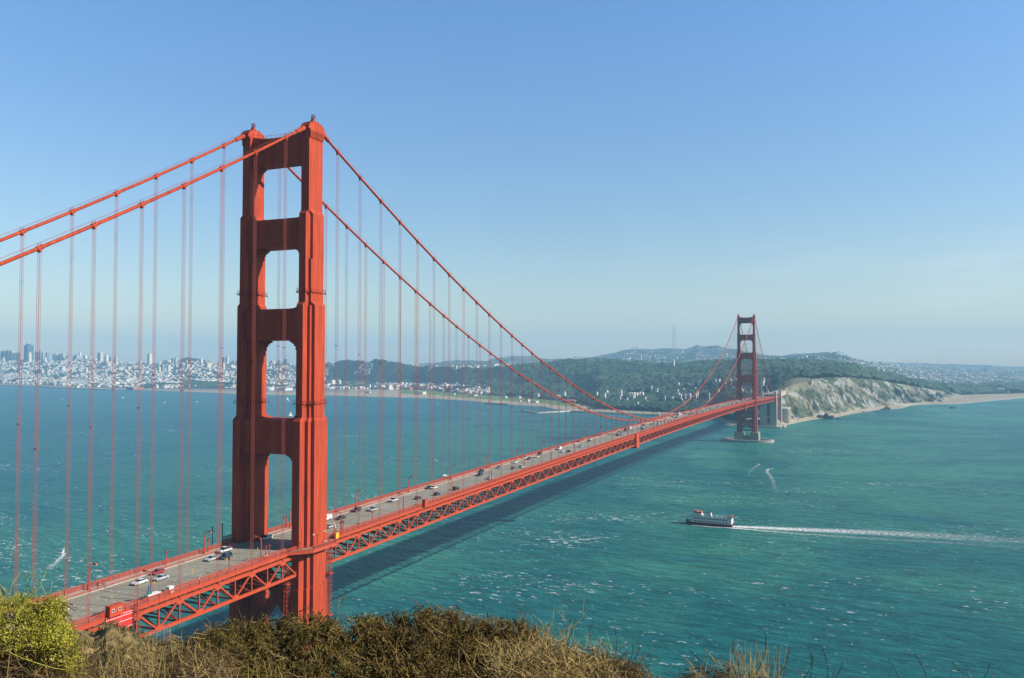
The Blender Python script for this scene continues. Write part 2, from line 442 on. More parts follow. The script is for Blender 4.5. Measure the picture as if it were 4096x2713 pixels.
T4 = tab('-900 1452 0 1452 900 1462 1280 1460 1560 1459 1640 1461 1700 1462 1880 1460 2000 1458 2120 1452 2200 1442 2330 1436 2400 1440 2500 1448 2600 1454 2700 1454 2900 1450 3100 1440 3300 1432 3400 1445 3500 1466 3600 1478 3750 1505 3900 1500 4096 1500 5000 1505')
T5 = tab('-900 1460 1600 1460 1760 1450 1780 1446 1830 1441 1880 1443 1950 1446 1962 1438 2000 1431 2060 1424 2130 1424 2160 1433 2230 1440 2300 1438 2370 1428 2400 1424 2440 1416 2500 1401 2560 1397 2620 1398 2650 1394 2700 1393 2740 1396 2770 1388 2790 1380 2812 1385 2830 1384 2870 1382 2900 1393 2950 1398 3000 1412 3030 1419 3100 1423 3150 1425 3180 1417 3260 1411 3290 1408 3350 1410 3390 1420 3430 1440 3480 1451 3600 1464 3750 1478 3900 1484 4096 1489 5000 1495')
TD5 = tab('-900 9300 1700 9000 1950 7400 2200 7600 2500 8400 2900 8400 3100 7000 3400 6500 3600 7200 4096 7500 5000 7500')
T6 = tab('-900 1466 3380 1466 3430 1447 3500 1450 3600 1452 3750 1455 3950 1461 4096 1468 5000 1472')
def isolines(px):
    z0 = np.full(px.shape, -1.5); D0 = (CAM[2])/(-slope(itp(px, T0)))
    z1 = np.full(px.shape, 4.0); D1 = (CAM[2]-4)/(-slope(itp(px, T1)))
    D1 = np.maximum(D1, D0+12)
    D2 = D1+itp(px, DD2); z2 = CAM[2]+D2*slope(itp(px, T2))
    D3 = np.maximum(itp(px, TD3), D2+120); z3 = CAM[2]+D3*slope(itp(px, T3))
    D5 = itp(px, TD5); D4 = D3*0.45+D5*0.55; z4 = CAM[2]+D4*slope(itp(px, T4))
    z5 = CAM[2]+D5*slope(itp(px, T5))
    D6 = np.maximum(D5+1600, 10200); z6 = CAM[2]+D6*slope(itp(px, T6))
    D7 = D6+900; z7 = np.full(px.shape, 0.0)
    return [D0-25, D0, D1, D2, D3, D4, D5, D6, D7], [z0-4, z0*0+0.3, z1, np.maximum(z2, 6), np.maximum(z3, 8), np.maximum(z4, 8), np.maximum(z5, 8), np.maximum(z6, 8), z7]
def terrain_z(px, D):
    """height of the south shore land at column px and distance D (bare ground)"""
    px = np.asarray(px, float); D = np.asarray(D, float)
    Ds, Zs = isolines(px)
    z = np.full(px.shape, -5.0); seg = np.zeros(px.shape); 
    dips = [0, 0, 0, 0, 22, 20, 25, 0]
    for i in range(8):
        t = np.clip((D-Ds[i])/(Ds[i+1]-Ds[i]), 0, 1)
        k = D >= Ds[i]
        zz = Zs[i]+(Zs[i+1]-Zs[i])*t-dips[i]*np.sin(PI*t)
        z = np.where(k, zz, z); seg = np.where(k, i+t, seg)
    X, Y = XY(px, D)
    amp = np.interp(seg, [1, 2.0, 2.3, 3, 4, 4.1, 7], [0, 0.3, 5, 3, 3, 10, 8])
    z = z+(fbm(X/170, Y/170, 4, 3)-0.5)*2*amp*1.3
    # gullies on the western bluff
    bl = np.clip((px-3112)/40, 0, 1)*np.clip((3830-px)/60, 0, 1)*np.clip((seg-2.05)/0.2, 0, 1)*np.clip((3.05-seg)/0.25, 0, 1)
    g = np.abs(fbm(X/60+Y/200, Y/55, 5, 31)-0.5)*2
    z = z-bl*g*46+bl*(2+(fbm(X/20, Y/20, 4, 33)-.5)*13-np.abs(fbm(X/9+Y/40, Y/11, 3, 35)-.5)*13)
    return z, seg, X, Y
C_SAND = np.array((0.44, 0.36, 0.25)); C_LAWN = np.array((0.16, 0.24, 0.06)); C_TOWN = np.array((0.20, 0.19, 0.17))
C_DARK = np.array((0.030, 0.055, 0.032)); C_DRY = np.array((0.22, 0.20, 0.13)); C_ROCK = np.array((0.235, 0.225, 0.185)); C_SCRUB = np.array((0.065, 0.085, 0.045))
C_FAR = np.array((0.10, 0.12, 0.085))
def mixc(a, b, t): t = np.clip(t, 0, 1)[..., None]; return a*(1-t)+b*t
def cover_color(px, seg, X, Y, z):
    n1 = fbm(X/90, Y/90, 4, 71); n2 = fbm(X/260, Y/260, 4, 72)
    c = np.broadcast_to(C_TOWN, X.shape+(3,)).copy()
    c = mixc(c, C_DARK*1.4, (n1-0.5)*8)
    c = mixc(c, C_DARK, np.clip((px-1290)/120, 0, 1)*np.clip((seg-2.02)*30, 0, 1)*np.clip((4.05-seg)*12, 0, 1))
    # beach and flats
    s1 = (seg < 2.02)
    beach = mixc(np.broadcast_to(C_SAND, c.shape), C_TOWN*1.2, (seg-1.3)*2.5*(px < 1400))
    lawn = ((px > 1600) & (px < 2310) & (seg > 1.42) & (seg < 2.0))
    cc = np.where(s1[..., None], beach, c)
    cc = np.where(lawn[..., None], C_LAWN, cc)
    cc = np.where((s1 & (px > 2960) & (px < 3115))[..., None], C_ROCK*0.6, cc)
    # bluff
    bl = (px > 3085) & (seg > 2.0) & (seg < 3.1) & (px < 3840)
    st = fbm(X/40+z/25, Y/70+z/30, 5, 91)
    bc = mixc(np.broadcast_to(C_ROCK, c.shape), C_DRY, (n1-0.42)*7)
    bc = mixc(bc, C_SCRUB*1.1, (st-0.475)*22+np.clip((seg-2.80)*3, 0, 1)); bc = mixc(bc, np.array((.33, .32, .28)), (fbm(X/25, Y/60+z/20, 4, 95)-.55)*20)
    cc = np.where(bl[..., None], bc, cc)
    pl = (px > 3085) & (px < 3240) & (seg > 2.85) & (seg < 3.2)
    cc = np.where(pl[..., None], C_DRY*0.9, cc)
    # toll plaza shoulder
    tp = (px > 2700) & (px < 3110) & (seg > 2.5) & (seg < 3.1) & (n1 > 0.47)
    cc = np.where(tp[..., None], C_DRY*0.8, cc)
    # far hills
    far = mixc(np.broadcast_to(C_FAR, c.shape), C_DARK*1.5, (n2-0.45)*6)
    far = mixc(far, np.array((0.30, 0.28, 0.25)), (fbm(X/120, Y/120, 4, 55)-0.52)*9*np.where(px > 3380, 1.0, 0.3))
    cc = np.where((seg > 4.02)[..., None], far, cc)
    return cc
def grid_mesh(P, drop=None):
    r, c = P.shape[:2]
    i = np.arange(r-1)[:, None]*c+np.arange(c-1)[None]
    q = np.stack([i, i+1, i+c+1, i+c], -1).reshape(-1, 4)
    if drop is not None:
        k = (drop[:-1, :-1] | drop[1:, :-1] | drop[:-1, 1:] | drop[1:, 1:]).reshape(-1)
        q = q[~k]
    return P.reshape(-1, 3), q
def seg_rows(px, us):
    """distance for each (row, col) from segment coordinate u"""
    Ds, Zs = isolines(px)
    Ds = np.array(Ds)
    us = np.asarray(us, float); i = np.clip(np.floor(us).astype(int), 0, 7); t = us-i
    return Ds[i]*(1-t)[:, None]+Ds[i+1]*t[:, None]
pxs = np.concatenate([np.arange(-900, 3080, 7.0), np.arange(3080, 3860, 2.6), np.arange(3860, 5001, 7.0)])
us = np.concatenate([np.linspace(0, 1, 3)[:-1], np.linspace(1, 2, 12)[:-1], np.linspace(2, 3, 80)[:-1], np.linspace(3, 4, 60)[:-1], np.linspace(4, 5, 25)[:-1], np.linspace(5, 6, 40)[:-1], np.linspace(6, 7, 20)[:-1], np.linspace(7, 8, 5)])
DG = seg_rows(pxs, us); PXG = np.broadcast_to(pxs, DG.shape)
Z, SG, X, Y = terrain_z(PXG, DG)
tm = MB(); V, Q = grid_mesh(np.stack([X, Y, Z], -1)); tm.add(V, Q)
TERR = attrmat('shore_ground', 0.95, 0.8, 0.09, 0.50, 0.05)
o = tm.build('shore_terrain', TERR, smooth=True, cover=cover_color(PXG, SG, X, Y, Z).reshape(-1, 3))
tag(o, 'city hills, beaches and bluff of the far shore', None, None, 'structure')

# forest canopy: bumpy mass of crowns over the wooded ground
def forest_mask(px, seg, X, Y):
    n = fbm(X/130, Y/130, 4, 12); n3 = fbm(X/55, Y/55, 3, 14)
    m = (px > 1320) & (seg > 2.0) & (seg < 4.25) & (px < 3760)
    edge = np.interp(px, [1320, 1450, 1600, 1900, 2200, 2400], [0.64, 0.44, 0.46, 0.40, 0.36, 0.10])
    low = np.interp(seg, [2.0, 2.6, 3.3], [0.10, 0.03, 0.0])
    m &= (n > edge*0.78+low)
    m &= ~((px > 3080) & (seg < np.interp(px, [3080, 3130, 3200, 3240, 3330, 3500, 3760], [2.9, 3.0, 3.25, 3.12, 3.07, 3.03, 3.0])))
    m &= ~((px > 2700) & (px < 3110) & (seg < 3.25) & (seg > 2.5) & (n < 0.50))
    m &= ~((px > 2505) & (px < 2600) & (seg > 2.86) & (seg < 3.10))
    m &= ~((px > 2205) & (px < 2240) & (seg > 3.20) & (seg < 3.28))
    m &= ~((px > 1330) & (px < 1960) & (seg < 2.75) & (n < 0.60))
    m |= (px > 1280) & (px < 1960) & (seg > 3.75) & (seg < 4.0) & (n > 0.40)
    m |= (px < 1330) & (px > 560) & (seg > 2.02) & (seg < 2.5) & (n > 0.53)
    m |= (px < 560) & (seg > 2.02) & (seg < 2.5) & (n > 0.60)
    m |= (px < 1400) & (seg > 2.5) & (seg < 4) & (n3 > 0.61)
    m |= (px > 722) & (px < 792) & (seg > 3.86) & (seg < 4.1)
    m |= (px > 3740) & (seg > 2.4) & (seg < 4.1) & (n > 0.42)
    m |= (px > 2200) & (px < 3500) & (seg > 4.5) & (seg < 6.0) & (n > 0.60)
    return m
FOREST = attrmat('tree_canopy', 0.9, 0.0, 1.0, 0.35, 0.12)
def canopy(name, p0, p1, st, u, cell, hgt, label):
    px = np.arange(p0, p1, st); Dg = seg_rows(px, u); Pg = np.broadcast_to(px, Dg.shape)
    z, sg, x, y = terrain_z(Pg, Dg)
    d, hh = worley(x/cell, y/cell, 5)
    cr = np.clip(1-d*1.35, 0, 1)**0.5
    d2, h2 = worley(x/(cell*0.42), y/(cell*0.42), 8)
    z = z+hgt*(0.45+cr*(0.25+0.55*hh))+hgt*0.10*np.clip(1-d2*1.5, 0, 1)-1.5
    z = z+(fbm(x/75, y/75, 4, 44)-0.5)*hgt*2.4
    msk = forest_mask(Pg, sg, x, y)
    b = MB(); V, Q = grid_mesh(np.stack([x, y, z], -1), ~msk); b.add(V, Q)
    h3 = (hh*0.30+(fbm(x/120, y/120, 4, 77)-.5)*2.6+.75)[..., None]
    ca = np.array((0.018, 0.050, 0.036)); cb = np.array((0.062, 0.105, 0.062))
    c = ca*(1-np.clip(h3-0.2, 0, 1))+cb*np.clip(h3-0.2, 0, 1)
    o = b.build(name, FOREST, smooth=True, cover=c.reshape(-1, 3))
    tag(o, label, 'forest', None, 'stuff')
# ------------------------------------------------------------------ the suspension bridge
bridge = empty('suspension_bridge', (0, 0, 0))
tag(bridge, 'orange suspension bridge crossing the strait on two tall towers', 'bridge')

# stepped cross plan of a tower leg: (z0, z1, half widths across, half widths along)
LEG = [(197.0, 222.0, [1.70], [3.95]),
       (193.6, 197.0, [1.70], [3.95]),
       (176.2, 192.4, [1.45, 2.45], [5.3, 2.45]),
       (160.8, 176.2, [1.45, 2.45], [5.3, 3.35]),
       (119.8, 159.6, [1.35, 2.35, 3.5], [6.5, 3.7, 2.45]),
       (60.0, 118.4, [1.6, 2.8, 4.05], [8.0, 5.0, 3.0]),
       (14.0, 60.0, [1.9, 3.1, 4.4], [8.5, 5.5, 3.5])]
def leg_mesh(cx):
    b = MB()
    for (z0, z1, xs, ys) in LEG:
        for i, (x, y) in enumerate(zip(xs, ys)):
            b.box(cx-x, cx+x, -y, y, z0-0.03*i, z1-0.04*i)
    # sloped shoulders between the stages
    for (a, c, z0, z1) in (((1.70, 3.95), (1.45, 5.3), 192.4, 193.6), ((1.72, 3.97), (2.45, 2.45), 192.35, 193.9),
                           ((1.45, 5.3), (1.35, 6.5), 159.6, 160.8), ((2.45, 3.35), (3.5, 2.45), 159.5, 160.9),
                           ((1.35, 6.5), (1.6, 8.0), 118.4, 119.8), ((2.35, 3.7), (2.8, 5.0), 118.35, 119.7), ((3.5, 2.45), (4.05, 3.0), 118.3, 119.6)):
        b.box(cx-c[0], cx+c[0], -c[1], c[1], z0, z1, top=(cx-a[0], cx+a[0], -a[1], a[1]))
    # horizontal plate joints
    for z in np.arange(20, 222, 6.1):
        for (z0, z1, xs, ys) in LEG:
            if z0 < z < z1:
                for x, y in zip(xs, ys):
                    b.box(cx-x-0.035, cx+x+0.035, -y-0.035, y+0.035, z-0.05, z+0.05)
    return b
def corbel(b, xs, sgn, ztop, w, h, yh, up=False):
    """stepped bracket between leg face xs and a strut; sgn: direction away from the leg"""
    steps = [(1.0, 0.10), (0.78, 0.17), (0.58, 0.28), (0.42, 0.46), (0.30, 0.70), (0.20, 1.0)]
    for k, (fw, fh) in enumerate(steps):
        x0 = xs-sgn*0.6; x1 = xs+sgn*w*fw
        d = -1 if not up else 1
        za, zb = sorted((ztop-d*0.4, ztop+d*h*fh))
        b.box(min(x0, x1), max(x0, x1), -yh+0.05*k, yh-0.05*k, za+0.01*k, zb-0.01*k)
STRUT = [(211.6, 221.3, 2.9, 3.5), (181.0, 191.2, 4.1, 3.9), (147.2, 158.4, 5.2, 4.3), (106.4, 118.6, 6.3, 4.3)]
def make_tower(name, y, label, detail):
    t = empty(name, (0, y, 0), parent=bridge); t['label'] = label
    for cx in (-CX+0.3, CX-0.3):
        lg = leg_mesh(cx).build('leg', ORANGE, t)
        for zg, plan in ((164.4, ((1.45, 5.3), (2.45, 3.35))), (124.6, ((1.35, 6.5), (2.35, 3.7), (3.5, 2.45)))):
            g = MB()
            for (x, yy) in plan:
                e_ = .55
                g.box(cx-x-e_, cx+x+e_, -yy-e_, yy+e_, zg-.1, zg+.1)
                P4 = [(cx-x-e_, -yy-e_), (cx+x+e_, -yy-e_), (cx+x+e_, yy+e_), (cx-x-e_, yy+e_)]
                for a, c in zip(P4, P4[1:]+P4[:1]):
                    for hz_ in (.55, 1.1): g.beam((*a, zg+hz_), (*c, zg+hz_), .05, .05)
                    n = max(2, int(math.dist(a, c)/1.5))
                    for j in range(n+1):
                        qx = a[0]+(c[0]-a[0])*j/n; qy = a[1]+(c[1]-a[1])*j/n
                        g.box(qx-.04, qx+.04, qy-.04, qy+.04, zg+.1, zg+1.1); g.box(qx-.14, qx+.14, qy-.14, qy+.14, zg-.5, zg-.1)
            g.build('inspection_gallery', ORANGE2, lg)
    for si, (z0, z1, yh, cw) in enumerate(STRUT):
        b = MB()
        xi = CX-0.3-LEG[[0, 2, 4, 5][si]][2][0]+0.2
        b.box(-xi, xi, -yh, yh, z0, z1)
        b.box(-xi, xi, -yh-0.18, yh+0.18, z0+0.9, z0+1.3)
        b.box(-xi, xi, -yh-0.18, yh+0.18, z1-1.7, z1-1.3)
        for k in range(17):
            x = -xi+0.9+(2*xi-1.8)*k/16
            b.box(x-0.10, x+0.10, -yh-0.12, yh+0.12, z0+1.3, z1-1.7)
        face = CX-0.3-max(LEG[[0, 2, 4, 5][si]][2])*0.62
        for s in (-1, 1):
            corbel(b, s*face, -s, z0, cw, 8.2 if si else 7.2, yh*0.72)
            if si: corbel(b, s*face, -s, z1, cw*0.8, 1.6, yh*0.8, up=True)
        if si == 0:
            pr = [(-xi, z1-.2)]+[(x, z1+0.35+1.35*(abs(x)/xi)**3) for x in np.linspace(-xi, xi, 13)]+[(xi, z1-.2)]
            b.prism([(p[0], p[1]) for p in pr], 'y', -yh*0.8, yh*0.8)
            for x in np.linspace(-xi, xi, 12):
                zz = z1+0.35+1.35*(abs(x)/xi)**3
                for s in (-1, 1): b.box(x-.05, x+.05, s*yh*.75-.05, s*yh*.75+.05, zz, zz+1.1)
            for s in (-1, 1): b.tube([(x, s*yh*.75, z1+1.45+1.35*(abs(x)/xi)**3) for x in np.linspace(-xi, xi, 9)], 0.05, 4)
        b.build('portal_strut', ORANGE, t)
    # bracing under the roadway
    for (za, zb) in ((66.0, 43.5), (43.5, 20.5)) if not detail else ((72.0, 38.5), (38.5, 14.5)):
        b = MB()
        b.beam((-CX+1, 0, za-1), (CX-1, 0, zb+1), 3.6, 3.0); b.beam((-CX+1, 0.02, zb+1), (CX-1, 0.02, za-1), 3.5, 2.95)
        b.build('cross_brace', ORANGE, t)
        b = MB(); b.box(-CX+1, CX-1, -2.2, 2.2, zb-1.2, zb+1.0); b.build('cross_strut', ORANGE, t)
    # saddle housings with aviation beacons
    for cx in (-CX, CX):
        b = MB()
        for k, zc_ in enumerate((221.9, 222.35)):
            b.box(cx-2.1-.12*k, cx+2.1+.12*k, -4.4-.15*k, 4.4+.15*k, zc_, zc_+0.45-.02*k)
        for k in range(9):
            for s in (-1, 1): b.box(cx+s*1.85-.12, cx+s*1.85+.12, -3.8+k*0.9, -3.3+k*0.9, 219.9, 221.88)
        pr = [(-4.5, 222.8)]+[(-4.9*math.cos(a)*1.0, 222.8+3.35*math.sin(a)**0.85) for a in np.linspace(0.08, PI-0.08, 13)]+[(4.5, 222.8)]
        b.prism(pr, 'x', cx-1.75, cx+1.75)
        for a in np.linspace(0.3, PI-0.3, 8):
            yy = -4.9*math.cos(a); zz = 222.8+3.35*math.sin(a)**0.85
            b.box(cx-1.85, cx+1.85, yy-.08, yy+.08, zz-.35, zz+.12)
        h = b.build('saddle_housing', ORANGE, t)
        b = MB()
        b.box(cx-1.0, cx+1.0, -1.2, 1.2, 225.6, 227.6, top=(cx-.42, cx+.42, -.42, .42))
        for zz in (227.65, 228.25, 228.85):
            b.tube([(cx+math.cos(a)*.78, math.sin(a)*.78, zz) for a in np.linspace(0, 2*PI, 11)], 0.06, 4)
        for a in np.linspace(0, 2*PI, 8, endpoint=False):
            b.beam((cx+math.cos(a)*.78, math.sin(a)*.78, 227.6), (cx+math.cos(a)*.78, math.sin(a)*.78, 228.9), .07, .07)
        b.cyl(cx, 0, 227.6, 229.1, 0.22, 8)
        b.build('beacon', RUSTY, h)
    return t
nt_ = make_tower('bridge_tower', 0, 'near tower, tall and sunlit on its western faces', True)
st_ = make_tower('bridge_tower', 1280, 'far tower, small and bluish with haze', False)
# piers
PIERM = mat('pier_concrete', (.30, .27, .20), .9, var=.2, vscale=.15)
b = MB(); b.box(-24, 24, -14, 14, -6, 14); b.build('pier', PIERM, nt_)
b = MB()
for s in (-1, 1): b.box(s*13.5-7.4, s*13.5+7.4, -13, 13, -4, 15.2); b.box(s*13.5-6.4, s*13.5+6.4, -12, 12, 15.2, 17.5)
b.box(-7, 7, -10, 10, -4, 10.5)
for k in range(7): b.box(13.5-6.9+k*2.2, 13.5-6.3+k*2.2, -13.15, -12.9, 5, 15)
b.build('pier', PIERM, st_)
b = MB(); n = 64; v = []
for (rx, ry, z) in ((46, 25, -3), (46, 25, 4.4), (41.5, 20.5, 4.4), (41.5, 20.5, 0.6)):
    for k in range(n):
        a = 2*PI*k/n; v.append((rx*math.cos(a), ry*math.sin(a), z))
q = [(r*n+k, r*n+(k+1) % n, (r+1)*n+(k+1) % n, (r+1)*n+k) for r in range(3) for k in range(n)]
b.add(v, q); b.build('fender_ring', CONC, st_)

# main cables
ys = np.concatenate([np.arange(-343, 0, 7.62), np.arange(0, 1280, 7.62), np.linspace(1280, 1623, 46)])
for s in (-1, 1):
    b = MB(); b.tube([(s*CX, y, float(zcab(y))) for y in ys], 0.47, 10)
    for hx in (-0.55, 0.55):
        b.tube([(s*CX+hx, y, float(zcab(y))+1.25) for y in ys], 0.035, 3)
    mc = b.build('main_cable', ORANGE, bridge, smooth=True)
    for (ya, yb, m) in ((-5.2, -9.5, 0), (5.2, 9.5, 0)):
        b = MB(); b.tube([(s*CX, ya, float(zcab(ya))), (s*CX, yb, float(zcab(yb)))], [0.85, 0.72], 10); b.build('cable_collar', ORANGE, mc)

# suspenders (vertical rope groups); the hundred largest in view are parts, the rest one part
def suspender_mesh(b, y, s):
    z1 = float(zcab(y)); z0 = float(zt(y))
    for dx in (-0.40, 0.40):
        for dy in (-0.20, 0.20):
            x = s*CX+dx
            b.box(x-.028, x+.028, y+dy-.028, y+dy+.028, z0, z1, m=0)
    b.box(s*CX-.52, s*CX+.52, y-.30, y+.30, z0-.1, z0+0.9, m=1)
    if z1-z0 > 14:
        for zz in (z0+(z1-z0)*0.5,): b.box(s*CX-.50, s*CX+.50, y-.28, y+.28, zz-.10, zz+.10, m=1)
def band_mesh(b, y, s):
    z1 = float(zcab(y)); dz = float(zcab(y+1)-zcab(y-1))/2
    b.tube([(s*CX, y-.75, z1-.75*dz), (s*CX, y+.75, z1+.75*dz)], 0.62, 10, m=0)
    b.box(s*CX-.5, s*CX+.5, y-.28, y+.28, z1-1.1, z1-.3, m=0)
    for dx in (-.55, .55): b.box(s*CX+dx-.05, s*CX+dx+.05, y-.06, y+.06, z1+.4, z1+1.3, m=0)
spots = [(k*15.24, s) for k in range(1, 84) for s in (-1, 1)]+[(-k*15.24, s) for k in range(1, 20) for s in (-1, 1)]+[(1280+k*15.24, s) for k in range(1, 20) for s in (-1, 1)]
def vis_size(y, s):
    D = (s*CX-CAM[0])*FH[0]+(y-CAM[1])*FH[1]; L_ = (s*CX-CAM[0])*RH[0]+(y-CAM[1])*RH[1]
    if D < 1 or abs(L_/D) > 0.66: return 0
    return float(zcab(y)-zt(y))/D
spots.sort(key=lambda a: -vis_size(*a))
for (y, s) in spots[:99]:
    b = MB(); suspender_mesh(b, y, s); so = b.build('suspender', [ORANGE_ROPE, RUSTY], bridge)
    b = MB(); band_mesh(b, y, s); b.build('cable_band', ORANGE, so)
b = MB()
for (y, s) in spots[99:]: suspender_mesh(b, y, s); band_mesh(b, y, s)
tag(b.build('far_suspenders', [ORANGE_ROPE, RUSTY], bridge), kind='stuff')

# stiffening trusses
P0, P1 = -343, 1623
nodes = np.concatenate([-np.arange(1, 46)[::-1]*7.62, [0], np.arange(1, 168)*7.62, [1280], 1280+np.arange(1, 46)*7.62])
DEP = 6.45
for s in (-1, 1):
    tr = empty('stiffening_truss', parent=bridge)
    X0 = s*CX
    bt, bb, bw, bg_ = MB(), MB(), MB(), MB()
    for i in range(len(nodes)-1):
        ya, yb = nodes[i], nodes[i+1]; za, zb = float(zt(ya)), float(zt(yb))
        if abs(ya) < 9 and abs(yb) < 9: pass
        bt.beam((X0, ya, za), (X0, yb, zb), 0.75, 1.05)
        bb.beam((X0, ya, za-DEP), (X0, yb, zb-DEP), 0.75, 0.95)
        k = i-45
        bw.beam((X0, ya, za-.4), (X0, ya, za-DEP+.4), 0.42, 0.36, up=(0, 1, 0))
        if k % 2 == 0: bw.beam((X0, ya, za), (X0, yb, zb-DEP), 0.46, 0.46, up=(1, 0, 0))
        else: bw.beam((X0, ya, za-DEP), (X0, yb, zb), 0.46, 0.46, up=(1, 0, 0))
        if k % 2 == 0:
            bg_.prism([(ya-1.7, za-.45), (ya-.6, za-1.45), (ya+.6, za-1.45), (ya+1.7, za-.45), (ya+1.7, za+.3), (ya-1.7, za+.3)], 'x', X0-.41, X0+.41)
        else:
            bg_.prism([(ya-.6, za-DEP+1.35), (ya-1.5, za-DEP+.45), (ya-1.5, za-DEP-.3), (ya+1.5, za-DEP-.3), (ya+1.5, za-DEP+.45), (ya+.6, za-DEP+1.35)], 'x', X0-.41, X0+.41)
    bt.build('top_chord', ORANGE2, tr); bb.build('bottom_chord', ORANGE2, tr); tag(bw.build('web_lattice', ORANGE2, tr), kind='stuff'); tag(bg_.build('gusset_plating', ORANGE2, tr), kind='stuff')
b = MB()
for i, y in enumerate(nodes[:-1]):
    z = float(zt(y)); yb = nodes[i+1]; zb = float(zt(yb))
    b.box(-CX, CX, y-.28, y+.28, z-.15, z+.15); b.box(-CX, CX, y-.28, y+.28, z-2.3, z-2.0)
    for k in range(8):
        x0 = -CX+k*CX/4; x1 = x0+CX/4
        b.beam((x0, y, z-2.1 if k % 2 else z), (x1, y, z if k % 2 else z-2.1), .22, .22)
    b.box(-CX, CX, y-.22, y+.22, z-DEP-.2, z-DEP+.25)
    b.beam((-CX, y, z-DEP), (0, y, z-2.2), .3, .3); b.beam((CX, y, z-DEP), (0, y, z-2.2), .3, .3)
    b.beam((-CX, y, z-DEP), (0, yb, zb-DEP), .35, .35); b.beam((CX, y, z-DEP), (0, yb, zb-DEP), .35, .35)
b.build('floor_frame', RUSTY, bridge)

# deck
ROADM, nt, bs = newmat('road_concrete')
geo = nt.nodes.new('ShaderNodeNewGeometry')
def _nz(sc_, st):
    mp = nt.nodes.new('ShaderNodeMapping'); mp.inputs['Scale'].default_value = st
    nt.links.new(geo.outputs['Position'], mp.inputs['Vector'])
    n = nt.nodes.new('ShaderNodeTexNoise'); n.inputs['Scale'].default_value = sc_; n.inputs['Detail'].default_value = 6
    nt.links.new(mp.outputs['Vector'], n.inputs['Vector']); return n
n1 = _nz(0.9, (1.0, 0.04, 1)); n2 = _nz(0.06, (1, 1, 1))
cr = nt.nodes.new('ShaderNodeValToRGB')
cr.color_ramp.elements[0].position = 0.35; cr.color_ramp.elements[0].color = (0.24, 0.215, 0.165, 1)
cr.color_ramp.elements[1].position = 0.68; cr.color_ramp.elements[1].color = (0.37, 0.34, 0.265, 1)
ad = nt.nodes.new('ShaderNodeMath'); ad.operation = 'MULTIPLY_ADD'; ad.inputs[1].default_value = 0.6
nt.links.new(n1.outputs['Fac'], ad.inputs[0]); 
md = nt.nodes.new('ShaderNodeMath'); md.operation = 'MULTIPLY'; md.inputs[1].default_value = 0.4
nt.links.new(n2.outputs['Fac'], md.inputs[0]); nt.links.new(md.outputs[0], ad.inputs[2])
nt.links.new(ad.outputs[0], cr.inputs['Fac']); nt.links.new(cr.outputs['Color'], bs.inputs['Base Color'])
bs.inputs['Roughness'].default_value = 0.85
def strip(b, x0, x1, dz0, dz1, ya=P0, yb=P1, m=0, step=7.62):
    yy = np.append(np.arange(ya, yb, step), yb)
    v = []
    for y in yy:
        z = float(zroad(y)); v += [(x0, y, z+dz0), (x1, y, z+dz0), (x1, y, z+dz1), (x0, y, z+dz1)]
    q = []
    for i in range(len(yy)-1):
        for k in range(4):
            q.append((i*4+k, i*4+(k+1) % 4, i*4+4+(k+1) % 4, i*4+4+k))
    n = len(yy)
    b.add(v, q, m=m, polys=[[3, 2, 1, 0], [(n-1)*4+k for k in range(4)]])
deck = empty('deck', parent=bridge)
b = MB(); strip(b, -9.9, 9.9, -0.9, 0.0); b.build('roadway', ROADM, deck)
for s in (-1, 1):
    b = MB(); x0, x1 = sorted((s*9.9, s*13.9)); strip(b, x0, x1, -0.5, 0.32); b.build('sidewalk', WALKM, deck)
    b = MB()      # fascia below the railing
    x0, x1 = sorted((s*13.9, s*14.15)); strip(b, x0, x1, -0.78, 0.34); b.build('fascia', ORANGE2, deck)
    # outer railing: rails, posts, pickets
    b = MB()
    for (d0, d1, hw) in ((1.62, 1.78, .11), (0.42, 0.52, .06)):
        strip(b, s*14.02-hw, s*14.02+hw, d0, d1)
    for y in np.arange(P0, P1, 3.81):
        z = float(zroad(y)); b.box(s*14.06-.14, s*14.06+.14, y-.13, y+.13, z-.8, z+1.68)
    yy = np.arange(P0, P1, 0.30); k = len(yy); zz = zroad(yy)
    base = np.array([(-.03, -.07, .5), (.03, -.07, .5), (.03, .07, .5), (-.03, .07, .5), (-.03, -.07, 1.64), (.03, -.07, 1.64), (.03, .07, 1.64), (-.03, .07, 1.64)])
    V = base[None]+np.stack([np.full(k, s*14.02), yy, zz], -1)[:, None, :]
    Qd = np.array([(0, 1, 5, 4), (1, 2, 6, 5), (2, 3, 7, 6), (3, 0, 4, 7)])[None]+np.arange(k)[:, None, None]*8
    b.add(V.reshape(-1, 3), Qd.reshape(-1, 4))
    b.build('railing', RAILM, deck)
    b = MB()      # low rail between sidewalk and road
    strip(b, s*10.0-.06, s*10.0+.06, 0.85, 0.98); strip(b, s*10.0-.04, s*10.0+.04, 0.55, 0.65)
    for y in np.arange(P0, P1, 2.54):
        z = float(zroad(y)); b.box(s*10.0-.06, s*10.0+.06, y-.07, y+.07, z, z+.95)
    b.build('kerb_rail', RAILM, deck)
MARK = mat('road_marking_white', (0.72, 0.70, 0.62), 0.7)
SEAM = mat('road_joint', (0.05, 0.045, 0.04), 0.9)
b = MB()
for x in (-6.4, -3.2, 0.0, 3.2, 6.4):
    for y in np.arange(-330, 1500, 7.3):
        z = float(zroad(y))
        b.box(x-.11, x+.11, y-.35, y+.35, z+.004, z+.02)
tag(b.build('lane_marking', MARK, deck), kind='stuff')
b = MB()
for i, y in enumerate(nodes[::2]):
    z = float(zroad(y)); b.box(-9.85, 9.85, y-.11, y+.11, z+.002, z+.010)
for x in (-6.4, -3.2, 0.0, 3.2, 6.4): strip(b, x-.05, x+.05, 0.001, 0.003)
